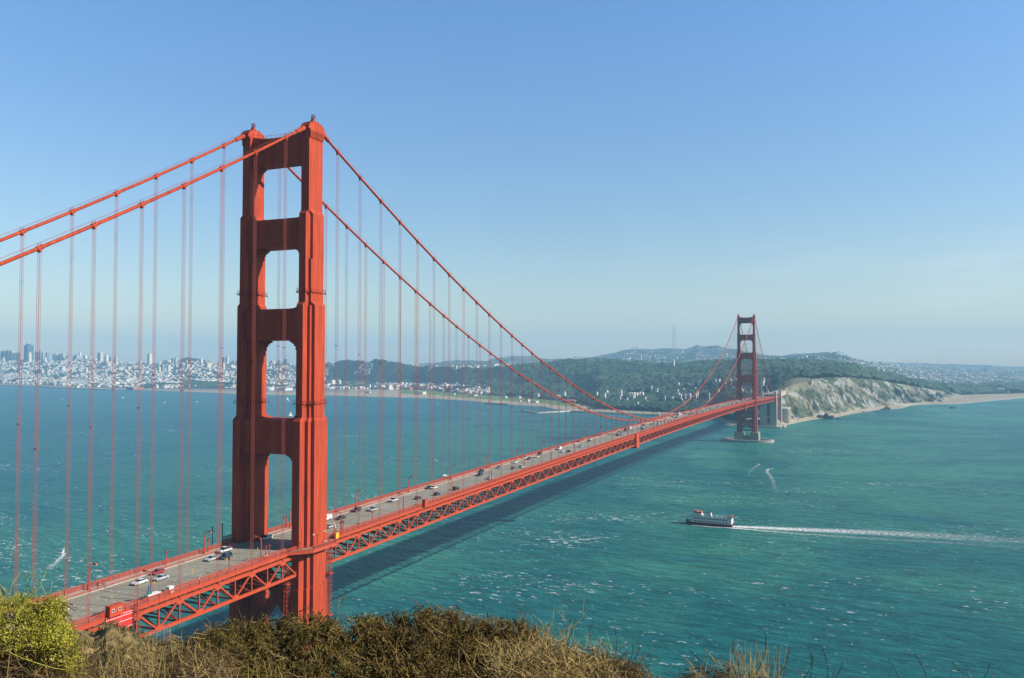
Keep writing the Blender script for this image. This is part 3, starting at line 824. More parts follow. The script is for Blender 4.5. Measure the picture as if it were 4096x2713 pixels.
tag(b.build('road_joint', SEAM, deck), kind='stuff')
# walkway bulging round each tower leg
for ty in (0, 1280):
    for s in (-1, 1):
        z = float(zroad(ty)); xo = 19.9
        pf = [(s*10.2, -13), (s*14.2, -13), (s*xo, -6.5), (s*xo, 6.5), (s*14.2, 13), (s*10.2, 13)]
        b = MB(); b.prism(pf, 'z', ty and z-.25 or z-.25, z+.36)
        V_ = b.v[0]; V_[:, 1] += ty
        wk = b.build('tower_walkway', WALKM, deck)
        b = MB()
        pr = [(s*14.1, -13.2), (s*(xo+.1), -6.6), (s*(xo+.1), 6.6), (s*14.1, 13.2)]
        for a, c in zip(pr[:-1], pr[1:]):
            L_ = math.dist(a, c); n = int(L_/0.35)
            b.beam((a[0], a[1]+ty, z+1.75), (c[0], c[1]+ty, z+1.75), .2, .16)
            b.beam((a[0], a[1]+ty, z-.1), (c[0], c[1]+ty, z-.1), .25, 1.1)
            for k in range(n+1):
                f = k/n; x_ = a[0]+(c[0]-a[0])*f; y_ = a[1]+(c[1]-a[1])*f+ty
                b.box(x_-.06, x_+.06, y_-.06, y_+.06, z+.3, z+1.7)
        b.build('walkway_railing', RAILM, wk)
# travelling maintenance scaffolds hung on the trusses
def traveler(y, top, bot, wid, lab):
    b = MB(); z = float(zt(y))
    b.box(CX+.5, CX+1.7, y-wid, y+wid, z+bot, z+top)
    for k in range(6):
        zz = z+bot+(top-bot)*k/5; b.box(CX+.44, CX+1.76, y-wid-.06, y+wid+.06, zz-.12, zz+.12)
    for yy in (y-wid, y+wid): b.box(CX+.44, CX+1.8, yy-.15, yy+.15, z+bot, z+top)
    b.box(-CX-1.7, CX+1.7, y-wid*.8, y+wid*.8, z+bot-.9, z+bot)
    o = b.build('maintenance_traveler', ORANGE2, bridge); o['label'] = lab
traveler(454, 3.0, -8.2, 4.8, 'boxy orange scaffold clamped over the truss near mid span')
traveler(1151, 1.5, -10.5, 3.2, 'narrow orange scaffold on the truss just before the far tower')
# ladder shafts on the near tower below the deck
for (x, y) in ((CX-2.6, -9.6), (CX+2.0, 8.9)):
    b = MB()
    for dx in (-.6, .6):
        for dy in (-.6, .6): b.box(x+dx-.08, x+dx+.08, y+dy-.08, y+dy+.08, 20, 71)
    for z in np.arange(21, 71, 1.6):
        for d in (-.6, .6):
            b.box(x-.65, x+.65, y+d-.05, y+d+.05, z-.05, z+.05); b.box(x+d-.05, x+d+.05, y-.65, y+.65, z-.05, z+.05)
    for z in (62, 47, 33): b.box(x-1.1, x+1.1, y-1.1, y+1.1, z-.15, z+.15)
    b.build('ladder_shaft', ORANGE2, nt_)

# things standing on or hung from the deck -----------------------------------
def dk(x, y, dz=0.0): return (x, y, float(zroad(y))+dz)
b = MB()
for (k, c) in ((0, 0), ):
    b.box(14.3, 14.55, -86.8, -78.2, 66.4, 72.4, m=0)
    for z in (66.6, 68.4, 70.2, 71.6, 72.2): b.box(14.27, 14.60, -86.8, -78.2, z-.05, z+.05, m=1)
o = b.build('containment_sheet', [REDP, WHITE]); tag(o, 'bright red sheeting with thin white stripes hung over the truss', 'sheet')
o = empty('scaffold_frame', (14.9, -78.2, 64)); tag(o, 'thin grey scaffold frame at the edge of the red sheeting', 'scaffold')
b = MB()
for dy in (0, 1.2):
    for dx in (0, .9): b.box(dx-.05, dx+.05, dy-.05, dy+.05, 0, 10)
for z in np.arange(0.5, 10, 1.0): b.box(-.05, .95, -.05, .05, z-.04, z+.04); b.box(.85, .95, 0, 1.2, z-.04, z+.04)
b.build('frame', RUSTY, o)
def cabin(name, x, y, sx, sy, h, lab, mts, win=True, base=0.32):
    t = empty(name, dk(x, y, base)); tag(t, lab, 'cabin')
    b = MB(); b.box(-sx/2, sx/2, -sy/2, sy/2, 0, h); b.build('wall', mts[0], t)
    b = MB(); b.box(-sx/2-.12, sx/2+.12, -sy/2-.12, sy/2+.12, h, h+.18); b.build('roof', mts[1], t)
    if win:
        for k in (-1, 1):
            b = MB(); b.box(sx/2-.02, sx/2+.04, k*sy*.25-.4, k*sy*.25+.4, h*.45, h*.75); f = b.build('window', WHITE, t)
            b = MB(); b.box(sx/2+.04, sx/2+.06, k*sy*.25-.3, k*sy*.25+.3, h*.48, h*.72); b.build('pane', GLASS, f)
cabin('work_cabin', 14.6, -84.3, 1.6, 4.2, 2.7, 'orange work cabin with two small windows beside the red sheeting', (ORANGE2, ORANGE2))
cabin('work_cabin', 14.6, 81.8, 1.5, 2.6, 2.9, 'plain orange equipment box on the railing past the near tower', (ORANGE2, ORANGE2), False)
cabin('storage_box', 12.6, -69.9, 1.7, 4.4, 1.5, 'long grey topped storage box on the near sidewalk', (GALV, WHITE), False)
cabin('storage_box', 12.4, -63.3, 1.2, 1.6, 1.7, 'small white cabinet standing beside the sidewalk sign lamp', (WHITE, WHITE), False)
cabin('storage_box', 12.6, -22.0, 1.2, 2.4, 1.0, 'low pinkish box on the sidewalk next to the twin posts', (RAILM, CONCW), False)
cabin('storage_box', 16.0, 12.6, 1.0, 1.6, 1.8, 'yellow cabinet at the corner of the tower walkway', (YEL, YEL), False)

# street lamps with curved arms
def make_lamp():
    t = empty('street_lamp')
    b = MB(); b.tube([(0, 0, 0), (0, 0, 5.6)], [.26, .19], 8); b.box(-.3, .3, -.3, .3, 0, .9)
    b.build('pole', RAILM, t)
    b = MB(); b.tube([(0, 0, 5.6), (.05, 0, 6.6), (.45, 0, 7.35), (1.1, 0, 7.7), (2.1, 0, 7.75)], [.18, .17, .15, .13, .12], 7); b.build('arm', RAILM, t)
    b = MB(); b.box(1.9, 3.1, -.32, .32, 7.55, 7.95, top=(2.0, 3.0, -.22, .22)); h = b.build('lamp_head', RAILM, t)
    b = MB(); b.box(2.1, 3.0, -.25, .25, 7.40, 7.55); b.build('lamp_glass', LAMPG, h)
    return t
lamp0 = make_lamp(); bpy.context.view_layer.update()
ordn = ['first', 'second', 'third', 'fourth', 'fifth', 'sixth', 'seventh', 'eighth', 'ninth', 'tenth', 'eleventh', 'twelfth', 'thirteenth', 'fourteenth', 'fifteenth', 'sixteenth', 'seventeenth', 'eighteenth', 'nineteenth', 'twentieth']
used = False
for s in (-1, 1):
    cnt = 0
    for k in range(-2, 28):
        y = 21.5+45.72*k
        if k == -2: who = 'before the near tower'; nn = 'first'
        elif k == -1: who = 'before the near tower'; nn = 'second'
        elif y < 1270: nn = ordn[k] if k < 20 else 'twenty '+ordn[k-20]; who = 'past the near tower'
        else: continue
        o = lamp0 if not used else copy_tree(lamp0)
        used = True
        o.location = dk(s*12.2, y, .3); o.rotation_euler = (0, 0, 0 if s < 0 else PI)
        side = 'far' if s < 0 else 'near'
        tag(o, f'curved arm street lamp on the {side} sidewalk, {nn} {who}', 'street lamp', 'curved arm street lamps along the bridge')
# short posts with round heads
def make_post():
    t = empty('post_lamp')
    b = MB(); b.tube([(0, 0, 0), (0, 0, 4.0)], [.18, .14], 8); b.build('pole', RAILM, t)
    b = MB(); b.tube([(0, 0, 3.9), (0, 0, 4.1), (0, 0, 4.5), (0, 0, 4.65)], [.2, .38, .38, .15], 8); b.build('lamp_head', RUSTY, t)
    return t
post0 = make_post(); used = False
for (x, y, lab) in ((-13, -40.3, 'lone short post with round head on the far sidewalk before the tower'), (-13, -23.2, 'left of the twin short posts on the far sidewalk at the tower'),
                    (-13, -21.6, 'right of the twin short posts on the far sidewalk at the tower'), (13, -40.0, 'lone short post with round head on the near sidewalk before the tower'),
                    (13, -22.9, 'left of the twin short posts on the near sidewalk before the tower'), (13, -21.2, 'right of the twin short posts on the near sidewalk before the tower'),
                    (13, 19.5, 'left of the twin short posts on the near sidewalk past the tower'), (13, 21.3, 'right of the twin short posts on the near sidewalk past the tower'),
                    (13, 41.5, 'lone short post with round head on the near sidewalk past the tower'), (-13, 19.0, 'left of the twin short posts on the far sidewalk past the tower'),
                    (-13, 20.6, 'right of the twin short posts on the far sidewalk past the tower')):
    o = post0 if not used else copy_tree(post0); used = True
    o.location = dk(x, y, .3); tag(o, lab, 'post lamp', 'short round headed posts near the tower')
for i, (x, y, lab) in enumerate(((19.9, -6.4, 'thin globe lamp at the near left corner of the tower walkway'), (19.9, -0.2, 'thin globe lamp in front of the sunlit tower leg'),
                    (19.9, 6.4, 'thin globe lamp at the far corner of the tower walkway'), (17.2, 9.8, 'thin globe lamp on the angled walkway railing past the leg'), (14.4, 13.2, 'thin globe lamp where the walkway meets the straight railing'))):
    t = empty('globe_lamp', dk(x, y, .3)); tag(t, lab, 'post lamp', 'globe lamps round the tower walkway')
    b = MB(); b.tube([(0, 0, -1.2), (0, 0, 5.2)], [.12, .09], 6); b.build('pole', RAILM, t)
    b = MB(); b.tube([(0, 0, 5.15), (0, 0, 5.3), (0, 0, 5.6), (0, 0, 5.75)], [.1, .3, .3, .08], 8); b.build('globe', LAMPG, t)
for (y, lab) in ((-26.5, 'slim dark post beside the shaded far leg, nearer of two'), (-17.5, 'slim dark post beside the shaded far leg, farther of two')):
    t = empty('mast_post', dk(-16.8, y*0.55-1, 0)); tag(t, lab, 'post', 'dark posts beside the far leg')
    b = MB(); b.tube([(0, 0, -1), (0, 0, 7.2)], .16, 6); b.build('pole', BLACKM, t)
    b = MB(); b.box(-.2, .2, -.2, .2, 7.2, 7.6); b.build('cap', BLACKM, t)
# speed limit style sign plates on the near sidewalk lamp
t = empty('road_sign', dk(12.9, -71.2, .3)); tag(t, 'dark plate sign with a green panel below, on the near sidewalk lamp', 'sign')
b = MB(); b.box(-.05, .05, -.55, .55, 2.9, 4.3); b.build('plate', mat('sign_dark', (.06, .07, .12), .5), t)
b = MB(); b.box(-.05, .05, -.8, .8, 1.5, 2.8); b.build('panel', mat('sign_green', (.01, .12, .08), .5), t)
b = MB(); b.cyl(0, 0, 0, 4.4, .06, 6); b.build('post', GALV, t)
# yellow lane tubes standing in the road centre
t0 = empty('lane_tube'); b = MB(); b.cyl(0, 0, 0, .9, .09, 6); b.box(-.16, .16, -.16, .16, 0, .08); b.build('tube', YEL, t0)
for i in range(16):
    o = t0 if i == 0 else copy_tree(t0)
    o.location = dk(0.35, -88+i*15.2, .02)
    tag(o, 'small yellow lane tube on the centre line, %s' % (ordn[i]+' before the near tower' if i < 6 else ordn[i-6]+' past the near tower'), 'lane tube', 'yellow lane tubes on the centre line')
# ------------------------------------------------------------------ buildings of the far shore
def find_D(px, py, lo=1500, hi=10500, lift=0):
    D = np.geomspace(lo, hi, 900)
    z, sg_, x_, y_ = terrain_z(np.full(D.shape, float(px)), D)
    if lift: z = z+np.where(forest_mask(np.full(D.shape, float(px)), sg_, x_, y_), lift, 0)
    sl = (z-CAM[2])/D
    k = np.where((sl >= float(slope(py))) & (z > 1.0))[0]
    i = k[0] if len(k) else int(np.argmax(sl))
    return float(D[i]), float(z[i])
BM = {}
def bmat(col, win=True):
    key = tuple(round(c, 2) for c in col)
    if key in BM: return BM[key]
    m, nt, b = newmat('wall_%d' % len(BM))
    tc = nt.nodes.new('ShaderNodeTexCoord')
    br = nt.nodes.new('ShaderNodeTexBrick')
    mp = nt.nodes.new('ShaderNodeMapping'); mp.inputs['Rotation'].default_value = (PI/2, 0, 0.6)
    nt.links.new(tc.outputs['Object'], mp.inputs['Vector']); nt.links.new(mp.outputs['Vector'], br.inputs['Vector'])
    br.offset = 0.0
    br.inputs['Color1'].default_value = (col[0]*.62, col[1]*.64, col[2]*.66, 1); br.inputs['Color2'].default_value = (col[0]*.75, col[1]*.75, col[2]*.76, 1)
    br.inputs['Mortar'].default_value = (*col, 1)
    br.inputs['Scale'].default_value = 1.0; br.inputs['Mortar Size'].default_value = 1.1; br.inputs['Brick Width'].default_value = 4.5; br.inputs['Row Height'].default_value = 3.6
    nt.links.new(br.outputs['Color'], b.inputs['Base Color']); b.inputs['Roughness'].default_value = 0.7
    BM[key] = m; return m
ROOFT = mat('tile_roof', (0.42, 0.12, 0.07), 0.8, var=.2, vscale=.2); ROOFG = mat('grey_roof', (0.28, 0.28, 0.28), 0.8, var=.2, vscale=.2); ROOFW = mat('pale_roof', (0.62, 0.60, 0.55), 0.8, var=.1, vscale=.2)
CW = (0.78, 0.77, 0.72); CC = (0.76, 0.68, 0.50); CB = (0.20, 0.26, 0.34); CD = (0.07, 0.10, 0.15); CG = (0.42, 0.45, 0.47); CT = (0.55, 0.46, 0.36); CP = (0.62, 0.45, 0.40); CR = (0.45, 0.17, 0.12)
CN = {CW: 'white', CC: 'cream', CB: 'blue grey', CD: 'dark glass', CG: 'grey', CT: 'tan', CP: 'pinkish', CR: 'red brick'}
grid_rz = -0.16
def shape_building(W_, Dp, H, style, col, dn=16):
    """wall mesh + roof mesh in local coordinates"""
    a = MB(); r = MB(); rm = ROOFW
    if style == 'tower':
        a.box(-W_/2, W_/2, -Dp/2, Dp/2, -dn, H); r.box(-W_*.28, W_*.28, -Dp*.3, Dp*.3, H, H+max(2.5, H*.05)); r.box(-W_/2, W_/2, -Dp/2, Dp/2, H-0.01, H+.8)
    elif style == 'setback':
        a.box(-W_/2, W_/2, -Dp/2, Dp/2, -12, H*.82); a.box(-W_*.32, W_*.32, -Dp*.34, Dp*.34, H*.82, H); r.box(-W_*.33, W_*.33, -Dp*.35, Dp*.35, H, H+1.5)
    elif style == 'dome':
        a.cyl(0, 0, -10, H*.55, W_/2, 16); th = np.linspace(0, PI/2, 6)
        r.tube([(0, 0, H*.55+H*.45*math.sin(t)) for t in th], [W_*.5*math.cos(t)+.05 for t in th], 16)
    elif style == 'gable':
        a.prism([(-W_/2, -dn), (W_/2, -dn), (W_/2, H*.65), (0, H*.97), (-W_/2, H*.65)], 'y', -Dp/2, Dp/2)
        for s in (-1, 1): r.prism([(s*W_*.56, H*.62), (s*W_*.56, H*.62+.5), (0, H+.5), (0, H)], 'y', -Dp*.54, Dp*.54)
    elif style in ('hip', 'redhip'):
        a.box(-W_/2, W_/2, -Dp/2, Dp/2, -16, H*.7); k = min(W_, Dp)*.45
        r.box(-W_*.53, W_*.53, -Dp*.53, Dp*.53, H*.7, H, top=(-W_*.53+k, W_*.53-k, -Dp*.1, Dp*.1)); rm = ROOFT if style == 'redhip' else ROOFG
    else:
        a.box(-W_/2, W_/2, -Dp/2, Dp/2, -dn, H); r.box(-W_*.52, W_*.52, -Dp*.52, Dp*.52, H, H+.7)
    return a, r, rm
def building(px0, px1, pt, pb, col, style, label, depth=0.7, name='city_building', cat='building', rz=None, dmin=None):
    D, z = find_D((px0+px1)/2, pb, lift=13 if px0 > 1290 else 5)
    if dmin and D < dmin: D = dmin; z = float(terrain_z(np.array([(px0+px1)/2.]), np.array([D]))[0][0])
    zb = CAM[2]+D*float(slope(pb)); W_ = (px1-px0)/FPX*D*0.86; H = (pb-pt)/FPX*D
    H = H+(zb-z) if zb > z else H
    x, y = XY((px0+px1)/2, D)
    t = empty(name, (float(x), float(y), min(z, zb) if zb > z else zb), rz if rz is not None else random.uniform(-.3, .0)); tag(t, label, cat)
    if px0 > 3100: H = (pb-pt)/FPX*D; t.location.z = zb
    a, r, rm = shape_building(W_, max(W_*(depth if px0 < 3100 else .35), 8), H, style, col, 4 if px0 > 3100 else (9 if px0 > 2300 else 16))
    a.build('wall', bmat(col), t); r.build('roof', rm, t)
    return t
random.seed(4)
SKY = [  # px0 px1 top bottom colour style words
 (94, 132, 1382, 1441, CD, 'tower', 'huge dark slab tower, tallest on the city skyline'), (101, 124, 1376, 1384, CD, 'tower', 'dark stepped crown rising from the tallest slab tower'),
 (108, 125, 1409, 1448, CC, 'setback', 'bright cream tower standing in front of the tallest dark slab'),
 (0, 10, 1406, 1436, CB, 'tower', 'blue grey tower cut by the left edge of the skyline'), (10, 28, 1402, 1432, CG, 'tower', 'grey tower near the left edge, beside the cut one'),
 (24, 39, 1402, 1430, CD, 'tower', 'dark tower third from the left edge of the skyline'), (40, 57, 1403, 1438, CC, 'setback', 'cream tower fourth from the left edge of the skyline'),
 (60, 76, 1412, 1443, CC, 'tower', 'wide cream block just before the tallest dark slab'), (8, 17, 1429, 1450, CC, 'flat', 'small cream block low on the left edge of the skyline'),
 (138, 152, 1409, 1440, CC, 'tower', 'cream tower just past the tallest dark slab'), (153, 165, 1399, 1438, CB, 'setback', 'slim blue grey tower with a thin top past the tallest slab'),
 (165, 180, 1411, 1442, CT, 'tower', 'tan tower in the cluster past the tallest slab'), (180, 196, 1411, 1444, CB, 'tower', 'pale blue tower at the end of the cluster past the tallest slab'),
 (175, 185, 1431, 1450, CW, 'tower', 'small white tower low in front of the pale blue one'), (209, 220, 1417, 1445, CD, 'tower', 'dark narrow tower starting the middle skyline row'),
 (220, 229, 1415, 1436, CC, 'tower', 'cream slim tower touching the dark narrow one'), (230, 243, 1417, 1442, CD, 'tower', 'dark squat tower second in the middle skyline row'),
 (243, 258, 1415, 1440, CT, 'tower', 'tan tower beside the dark squat one'), (263, 270, 1422, 1442, CD, 'tower', 'thin dark tower before the broad rounded block'),
 (291, 327, 1420, 1440, CG, 'setback', 'broad grey stepped block in the middle of the skyline'), (312, 325, 1409, 1424, CC, 'setback', 'pale crown tower rising over the broad grey block'),
 (332, 347, 1422, 1442, CW, 'flat', 'white block just past the broad grey one'), (352, 362, 1428, 1444, CW, 'flat', 'small white block between two suspender groups on the skyline'),
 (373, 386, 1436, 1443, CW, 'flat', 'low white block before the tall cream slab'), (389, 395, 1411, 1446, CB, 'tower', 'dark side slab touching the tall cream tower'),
 (395, 410, 1410, 1447, CC, 'tower', 'tall cream slab standing alone right of the middle skyline'), (416, 433, 1420, 1446, CC, 'setback', 'stepped cream tower right of the tall cream slab'),
 (436, 446, 1430, 1444, CB, 'tower', 'blue block right of the stepped cream tower'), (456, 471, 1428, 1452, CT, 'tower', 'beige tower with a flat top, last before the low gap'),
 (413, 446, 1447, 1459, CP, 'flat', 'wide pinkish low block below the stepped cream tower'), (555, 565, 1443, 1458, CC, 'flat', 'cream block on the low part of the skyline'),
 (588, 609, 1417, 1462, CC, 'tower', 'tall pale tower behind the first far suspender past the low gap'), (629, 643, 1455, 1470, CC, 'flat', 'cream block right below the pale tower'),
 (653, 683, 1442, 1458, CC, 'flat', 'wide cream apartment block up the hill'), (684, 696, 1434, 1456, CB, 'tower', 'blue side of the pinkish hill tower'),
 (696, 709, 1432, 1456, CP, 'tower', 'pinkish tower on the hill left of the wooded knoll'), (795, 810, 1436, 1456, CC, 'tower', 'cream tower on the hill right of the wooded knoll'),
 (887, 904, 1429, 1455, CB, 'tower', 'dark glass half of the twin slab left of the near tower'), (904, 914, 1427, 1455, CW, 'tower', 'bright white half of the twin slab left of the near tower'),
 (887, 898, 1453, 1480, CC, 'tower', 'cream tower below the twin slab'), (740, 757, 1457, 1476, CC, 'tower', 'cream block below the wooded knoll'),
 (697, 712, 1456, 1478, CT, 'flat', 'tan block below the pinkish hill tower'), (666, 681, 1461, 1486, CC, 'tower', 'cream tower lower on the hill'),
 (631, 643, 1470, 1491, CC, 'tower', 'small cream tower lowest on the slope below the pale tower'), (816, 845, 1453, 1472, CC, 'flat', 'wide beige block right of the wooded knoll'),
 (640, 660, 1459, 1482, CB, 'flat', 'blue grey block between cream towers on the slope'), (717, 738, 1459, 1478, CB, 'flat', 'blue grey block under the knoll'),
 (1077, 1102, 1444, 1459, CT, 'setback', 'wide tan block seen through the near tower opening'), (1111, 1125, 1441, 1459, CB, 'tower', 'blue block middle of the three seen through the near tower'),
 (1133, 1154, 1436, 1460, CB, 'setback', 'blue glass tower under a crane seen through the near tower'),
 (928, 940, 1443, 1462, CB, 'tower', 'blue tower just left of the near tower leg'), (905, 940, 1462, 1475, CC, 'flat', 'low cream row left of the near tower leg'),
 (148, 175, 1477, 1495, CB, 'tower', 'shaded blue half of the apartment slab in the left of town'), (164, 175, 1478, 1496, CC, 'tower', 'sunlit yellow end of the apartment slab in the left of town'),  # one slab as two boxes: its shade and sunlight put into wall colours
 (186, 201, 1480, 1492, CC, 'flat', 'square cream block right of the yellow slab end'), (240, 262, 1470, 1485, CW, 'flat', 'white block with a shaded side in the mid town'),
 (339, 352, 1474, 1492, CC, 'tower', 'cream tower in the mid town'), (505, 525, 1467, 1480, CC, 'flat', 'cream block upper right in town'), (490, 510, 1480, 1493, CC, 'flat', 'cream pair of blocks above the dark grove'),
 (103, 113, 1485, 1497, CW, 'tower', 'small white tower in the left of town'), (485, 548, 1514, 1521, CW, 'flat', 'long white shed roof near the right waterfront'), (460, 500, 1518, 1526, CW, 'flat', 'second long white shed roof near the waterfront'),
 (0, 30, 1521, 1532, CT, 'flat', 'long low tan pier shed at the left edge'), (302, 318, 1543, 1552, CC, 'flat', 'cream harbour house alone on the left waterfront'), (310, 324, 1535, 1542, CW, 'gable', 'white sail shaped roof above the harbour house'),
 (506, 572, 1549, 1558, CR, 'flat', 'long red pier shed on the left waterfront'),
 (1060, 1100, 1548, 1562, CW, 'dome', 'white rounded roof building seen low through the near tower'), (1110, 1170, 1547, 1562, CW, 'hip', 'wide white hall roof seen low through the near tower'),
 (1308, 1341, 1521, 1535, CC, 'flat', 'cream colonnade hall near the rotunda'), (1350, 1366, 1519, 1536, CC, 'dome', 'round domed rotunda right of the near tower'),
 (1404, 1422, 1546, 1553, CW, 'redhip', 'white house with red hip roof behind the shore road'), (1423, 1454, 1546, 1554, CW, 'flat', 'long white barrack behind the shore road'),
 (1478, 1483, 1539, 1553, CW, 'tower', 'slender white bell tower among the trees'), (1506, 1540, 1536, 1548, CC, 'hip', 'first cream barrack of the long row below the wooded hill'),
 (1541, 1570, 1536, 1549, CC, 'hip', 'second cream barrack of the long row below the wooded hill'), (1571, 1598, 1536, 1549, CC, 'hip', 'third cream barrack of the long row below the wooded hill'),
 (1600, 1628, 1542, 1553, CC, 'hip', 'fourth cream barrack of the long row, lower roof'), (1650, 1692, 1535, 1545, CC, 'hip', 'long cream barrack above the brick houses'),
 (1620, 1650, 1547, 1560, CR, 'redhip', 'first red brick house below the long cream barrack'), (1675, 1697, 1546, 1558, CR, 'redhip', 'second red brick house below the long cream barrack'), (1699, 1718, 1544, 1557, CR, 'redhip', 'third red brick house below the long cream barrack'),
 (1766, 1788, 1530, 1543, CC, 'hip', 'cream hall above the broad red roofs'), (1776, 1792, 1544, 1557, CR, 'redhip', 'left broad red roof below the cream hall'), (1793, 1807, 1542, 1556, CR, 'redhip', 'right broad red roof below the cream hall'),
 (1820, 1833, 1530, 1538, CW, 'gable', 'white gabled house right of the cream hall'), (1660, 1704, 1568, 1578, CC, 'flat', 'long pale yellow hangar beside the green field'), (1813, 1821, 1573, 1581, CW, 'flat', 'white cube hut beside the green field'),
 (1462, 1486, 1564, 1573, CG, 'hip', 'grey shed behind the left beach'), (1820, 1829, 1466, 1479, CW, 'tower', 'white tower high among town houses right of the near tower'),
 (1878, 1911, 1576, 1585, CW, 'redhip', 'white building with a red roof on the green field'), (2011, 2028, 1582, 1592, CW, 'hip', 'white hut standing alone on the green field'), (2061, 2085, 1583, 1593, CW, 'hip', 'pair like white hut on the green field'),
 (2099, 2119, 1593, 1609, CW, 'redhip', 'white station house with a red roof at the beach'), (2073, 2085, 1601, 1608, CW, 'gable', 'small white boat shed left of the station house'), (2134, 2159, 1572, 1588, CG, 'hip', 'large grey and white hangar behind the station house'),
 (2124, 2154, 1604, 1612, CW, 'flat', 'low white row at the beach right of the station house'), (2220, 2241, 1580, 1596, CC, 'gable', 'cream gabled hangar near the orange cable'), (2255, 2263, 1569, 1586, CW, 'tower', 'white narrow hall end between the two cables'),
 (2246, 2312, 1598, 1612, CR, 'redhip', 'long red roofed warehouse above the point'), (2311, 2322, 1635, 1644, CC, 'hip', 'first cream wharf house at the foot of the wood'), (2324, 2337, 1636, 1645, CC, 'hip', 'second cream wharf house at the foot of the wood'), (2353, 2368, 1636, 1646, CC, 'hip', 'third cream wharf house at the foot of the wood'),
 (2513, 2521, 1571, 1583, CC, 'gable', 'first cream house of the gabled row in the wood'), (2523, 2531, 1571, 1583, CC, 'gable', 'second cream house of the gabled row in the wood'), (2534, 2541, 1570, 1582, CC, 'gable', 'third cream house of the gabled row in the wood'),
 (2544, 2552, 1571, 1583, CC, 'gable', 'fourth cream house of the gabled row in the wood'), (2555, 2563, 1571, 1583, CC, 'gable', 'fifth cream house of the gabled row in the wood'), (2566, 2575, 1570, 1582, CC, 'gable', 'sixth and last cream house of the gabled row in the wood'),
 (2471, 2489, 1571, 1577, CW, 'hip', 'small white house left of the gabled row'), (2850, 2866, 1516, 1532, CG, 'flat', 'pale grey block above the far cable'), (2866, 2881, 1517, 1531, CC, 'flat', 'cream block touching the pale grey one above the far cable'), (2914, 2928, 1517, 1531, CC, 'gable', 'cream double gabled house left of the far tower'),
 (2934, 2948, 1512, 1520, CW, 'hip', 'white house touching the far tower'), (2678, 2693, 1586, 1592, CW, 'flat', 'white sheds in the wood below the far cable'), (2742, 2765, 1572, 1584, CG, 'hip', 'grey service building near the far cable'),
 (2692, 2698, 1440, 1463, CW, 'tower', 'thin white church tower on the far hills'), (3219, 3250, 1524, 1531, CC, 'flat', 'long cream bunker on the crest of the bluff'), (3390, 3396, 1511, 1517, CW, 'dome', 'tiny white dome on the crest of the bluff'), (3442, 3448, 1513, 1518, CW, 'dome', 'second tiny white dome farther along the crest'),
 (3032, 3060, 1512, 1526, CG, 'flat', 'grey block just right of the far tower'), (3042, 3056, 1520, 1530, CC, 'hip', 'cream house below the grey block right of the far tower'), (4010, 4041, 1547, 1556, CC, 'flat', 'pale block above the beach at the right edge'),
]
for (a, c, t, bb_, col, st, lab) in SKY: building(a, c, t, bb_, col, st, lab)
# roofs scattered round the far end of the bridge
wl = ['white', 'cream', 'tan', 'pinkish', 'grey']
for i, px in enumerate(sorted(random.uniform(2690, 3105) for _ in range(34))):
    px = px; py = random.uniform(1528, 1592); w = random.uniform(6, 13); c_ = random.choice((CW, CC, CT, CG))
    st = random.choice(('hip', 'flat', 'gable'))
    building(px, px+w, py-random.uniform(4, 7), py+2, c_, st, f'small {CN[c_]} {st} roofed building near the far bridge end, {(ordn+["twenty "+q_ for q_ in ordn])[i]} from the left')['group'] = 'small roofs round the far end of the bridge'

# the dense small houses of the city: the larger ones one by one, the rest as one mass
rng = np.random.default_rng(7)
def scatter(n, p0, p1, u0, u1, wmin, wmax, pw=1.0):
    px = rng.uniform(p0, p1, n); u = u0+(u1-u0)*rng.uniform(0, 1, n)**pw
    Ds, _ = isolines(px); Ds = np.array(Ds); i = np.clip(np.floor(u).astype(int), 0, 7); t = u-i; ar = np.arange(n)
    D = Ds[i, ar]*(1-t)+Ds[i+1, ar]*t
    z, sg, x, y = terrain_z(px, D)
    w = rng.uniform(wmin, wmax, n)
    k = ~forest_mask(px, sg, x, y)
    return np.stack([px, D, x, y, z, w], -1)[k]
A = np.concatenate([scatter(5400, -80, 1300, 2.02, 4.0, 9, 17), scatter(1500, 1280, 1960, 2.02, 2.7, 8, 15), scatter(1700, 1280, 2120, 3.3, 4.9, 10, 18), scatter(900, 2100, 3000, 4.1, 4.95, 10, 17),
                    scatter(260, 2350, 3400, 4.9, 5.8, 10, 17), scatter(1500, 3420, 4200, 4.1, 6.9, 14, 26), scatter(260, 3900, 4200, 2.6, 3.4, 10, 20), scatter(50, 3000, 3420, 5.0, 5.95, 12, 20), scatter(900, 60, 560, 2.0, 2.6, 9, 16)])
big = rng.permutation(np.where((A[:, 1] < 6200) & (A[:, 0] < 1300) & (A[:, 0] > 0))[0])[:150]
isb = np.zeros(len(A), bool); isb[big] = True
pal = np.array([(0.88, 0.83, 0.72), (0.85, 0.77, 0.60), (0.80, 0.70, 0.54), (0.66, 0.52, 0.44), (0.55, 0.58, 0.60), (0.82, 0.81, 0.78), (0.78, 0.76, 0.70)])
rows = A[~isb]; n = len(rows)
w2 = rows[:, 5]/2; d2 = w2*rng.uniform(.8, 1.8, n); h = rng.uniform(5, 9.5, n)*np.where(rng.uniform(0, 1, n) > .93, 1.8, 1); rz = grid_rz+rng.choice([0, PI/2], n)+rng.normal(0, .04, n)
sg8 = np.array([(-1, -1, 0), (1, -1, 0), (1, 1, 0), (-1, 1, 0), (-1, -1, 1), (1, -1, 1), (1, 1, 1), (-1, 1, 1), (0, -1, 2), (0, 1, 2)], float)
lx = sg8[None, :, 0]*w2[:, None]; ly = sg8[None, :, 1]*d2[:, None]
rf = np.where(rng.uniform(0, 1, n) > .5, .30, .04)*w2*1.6
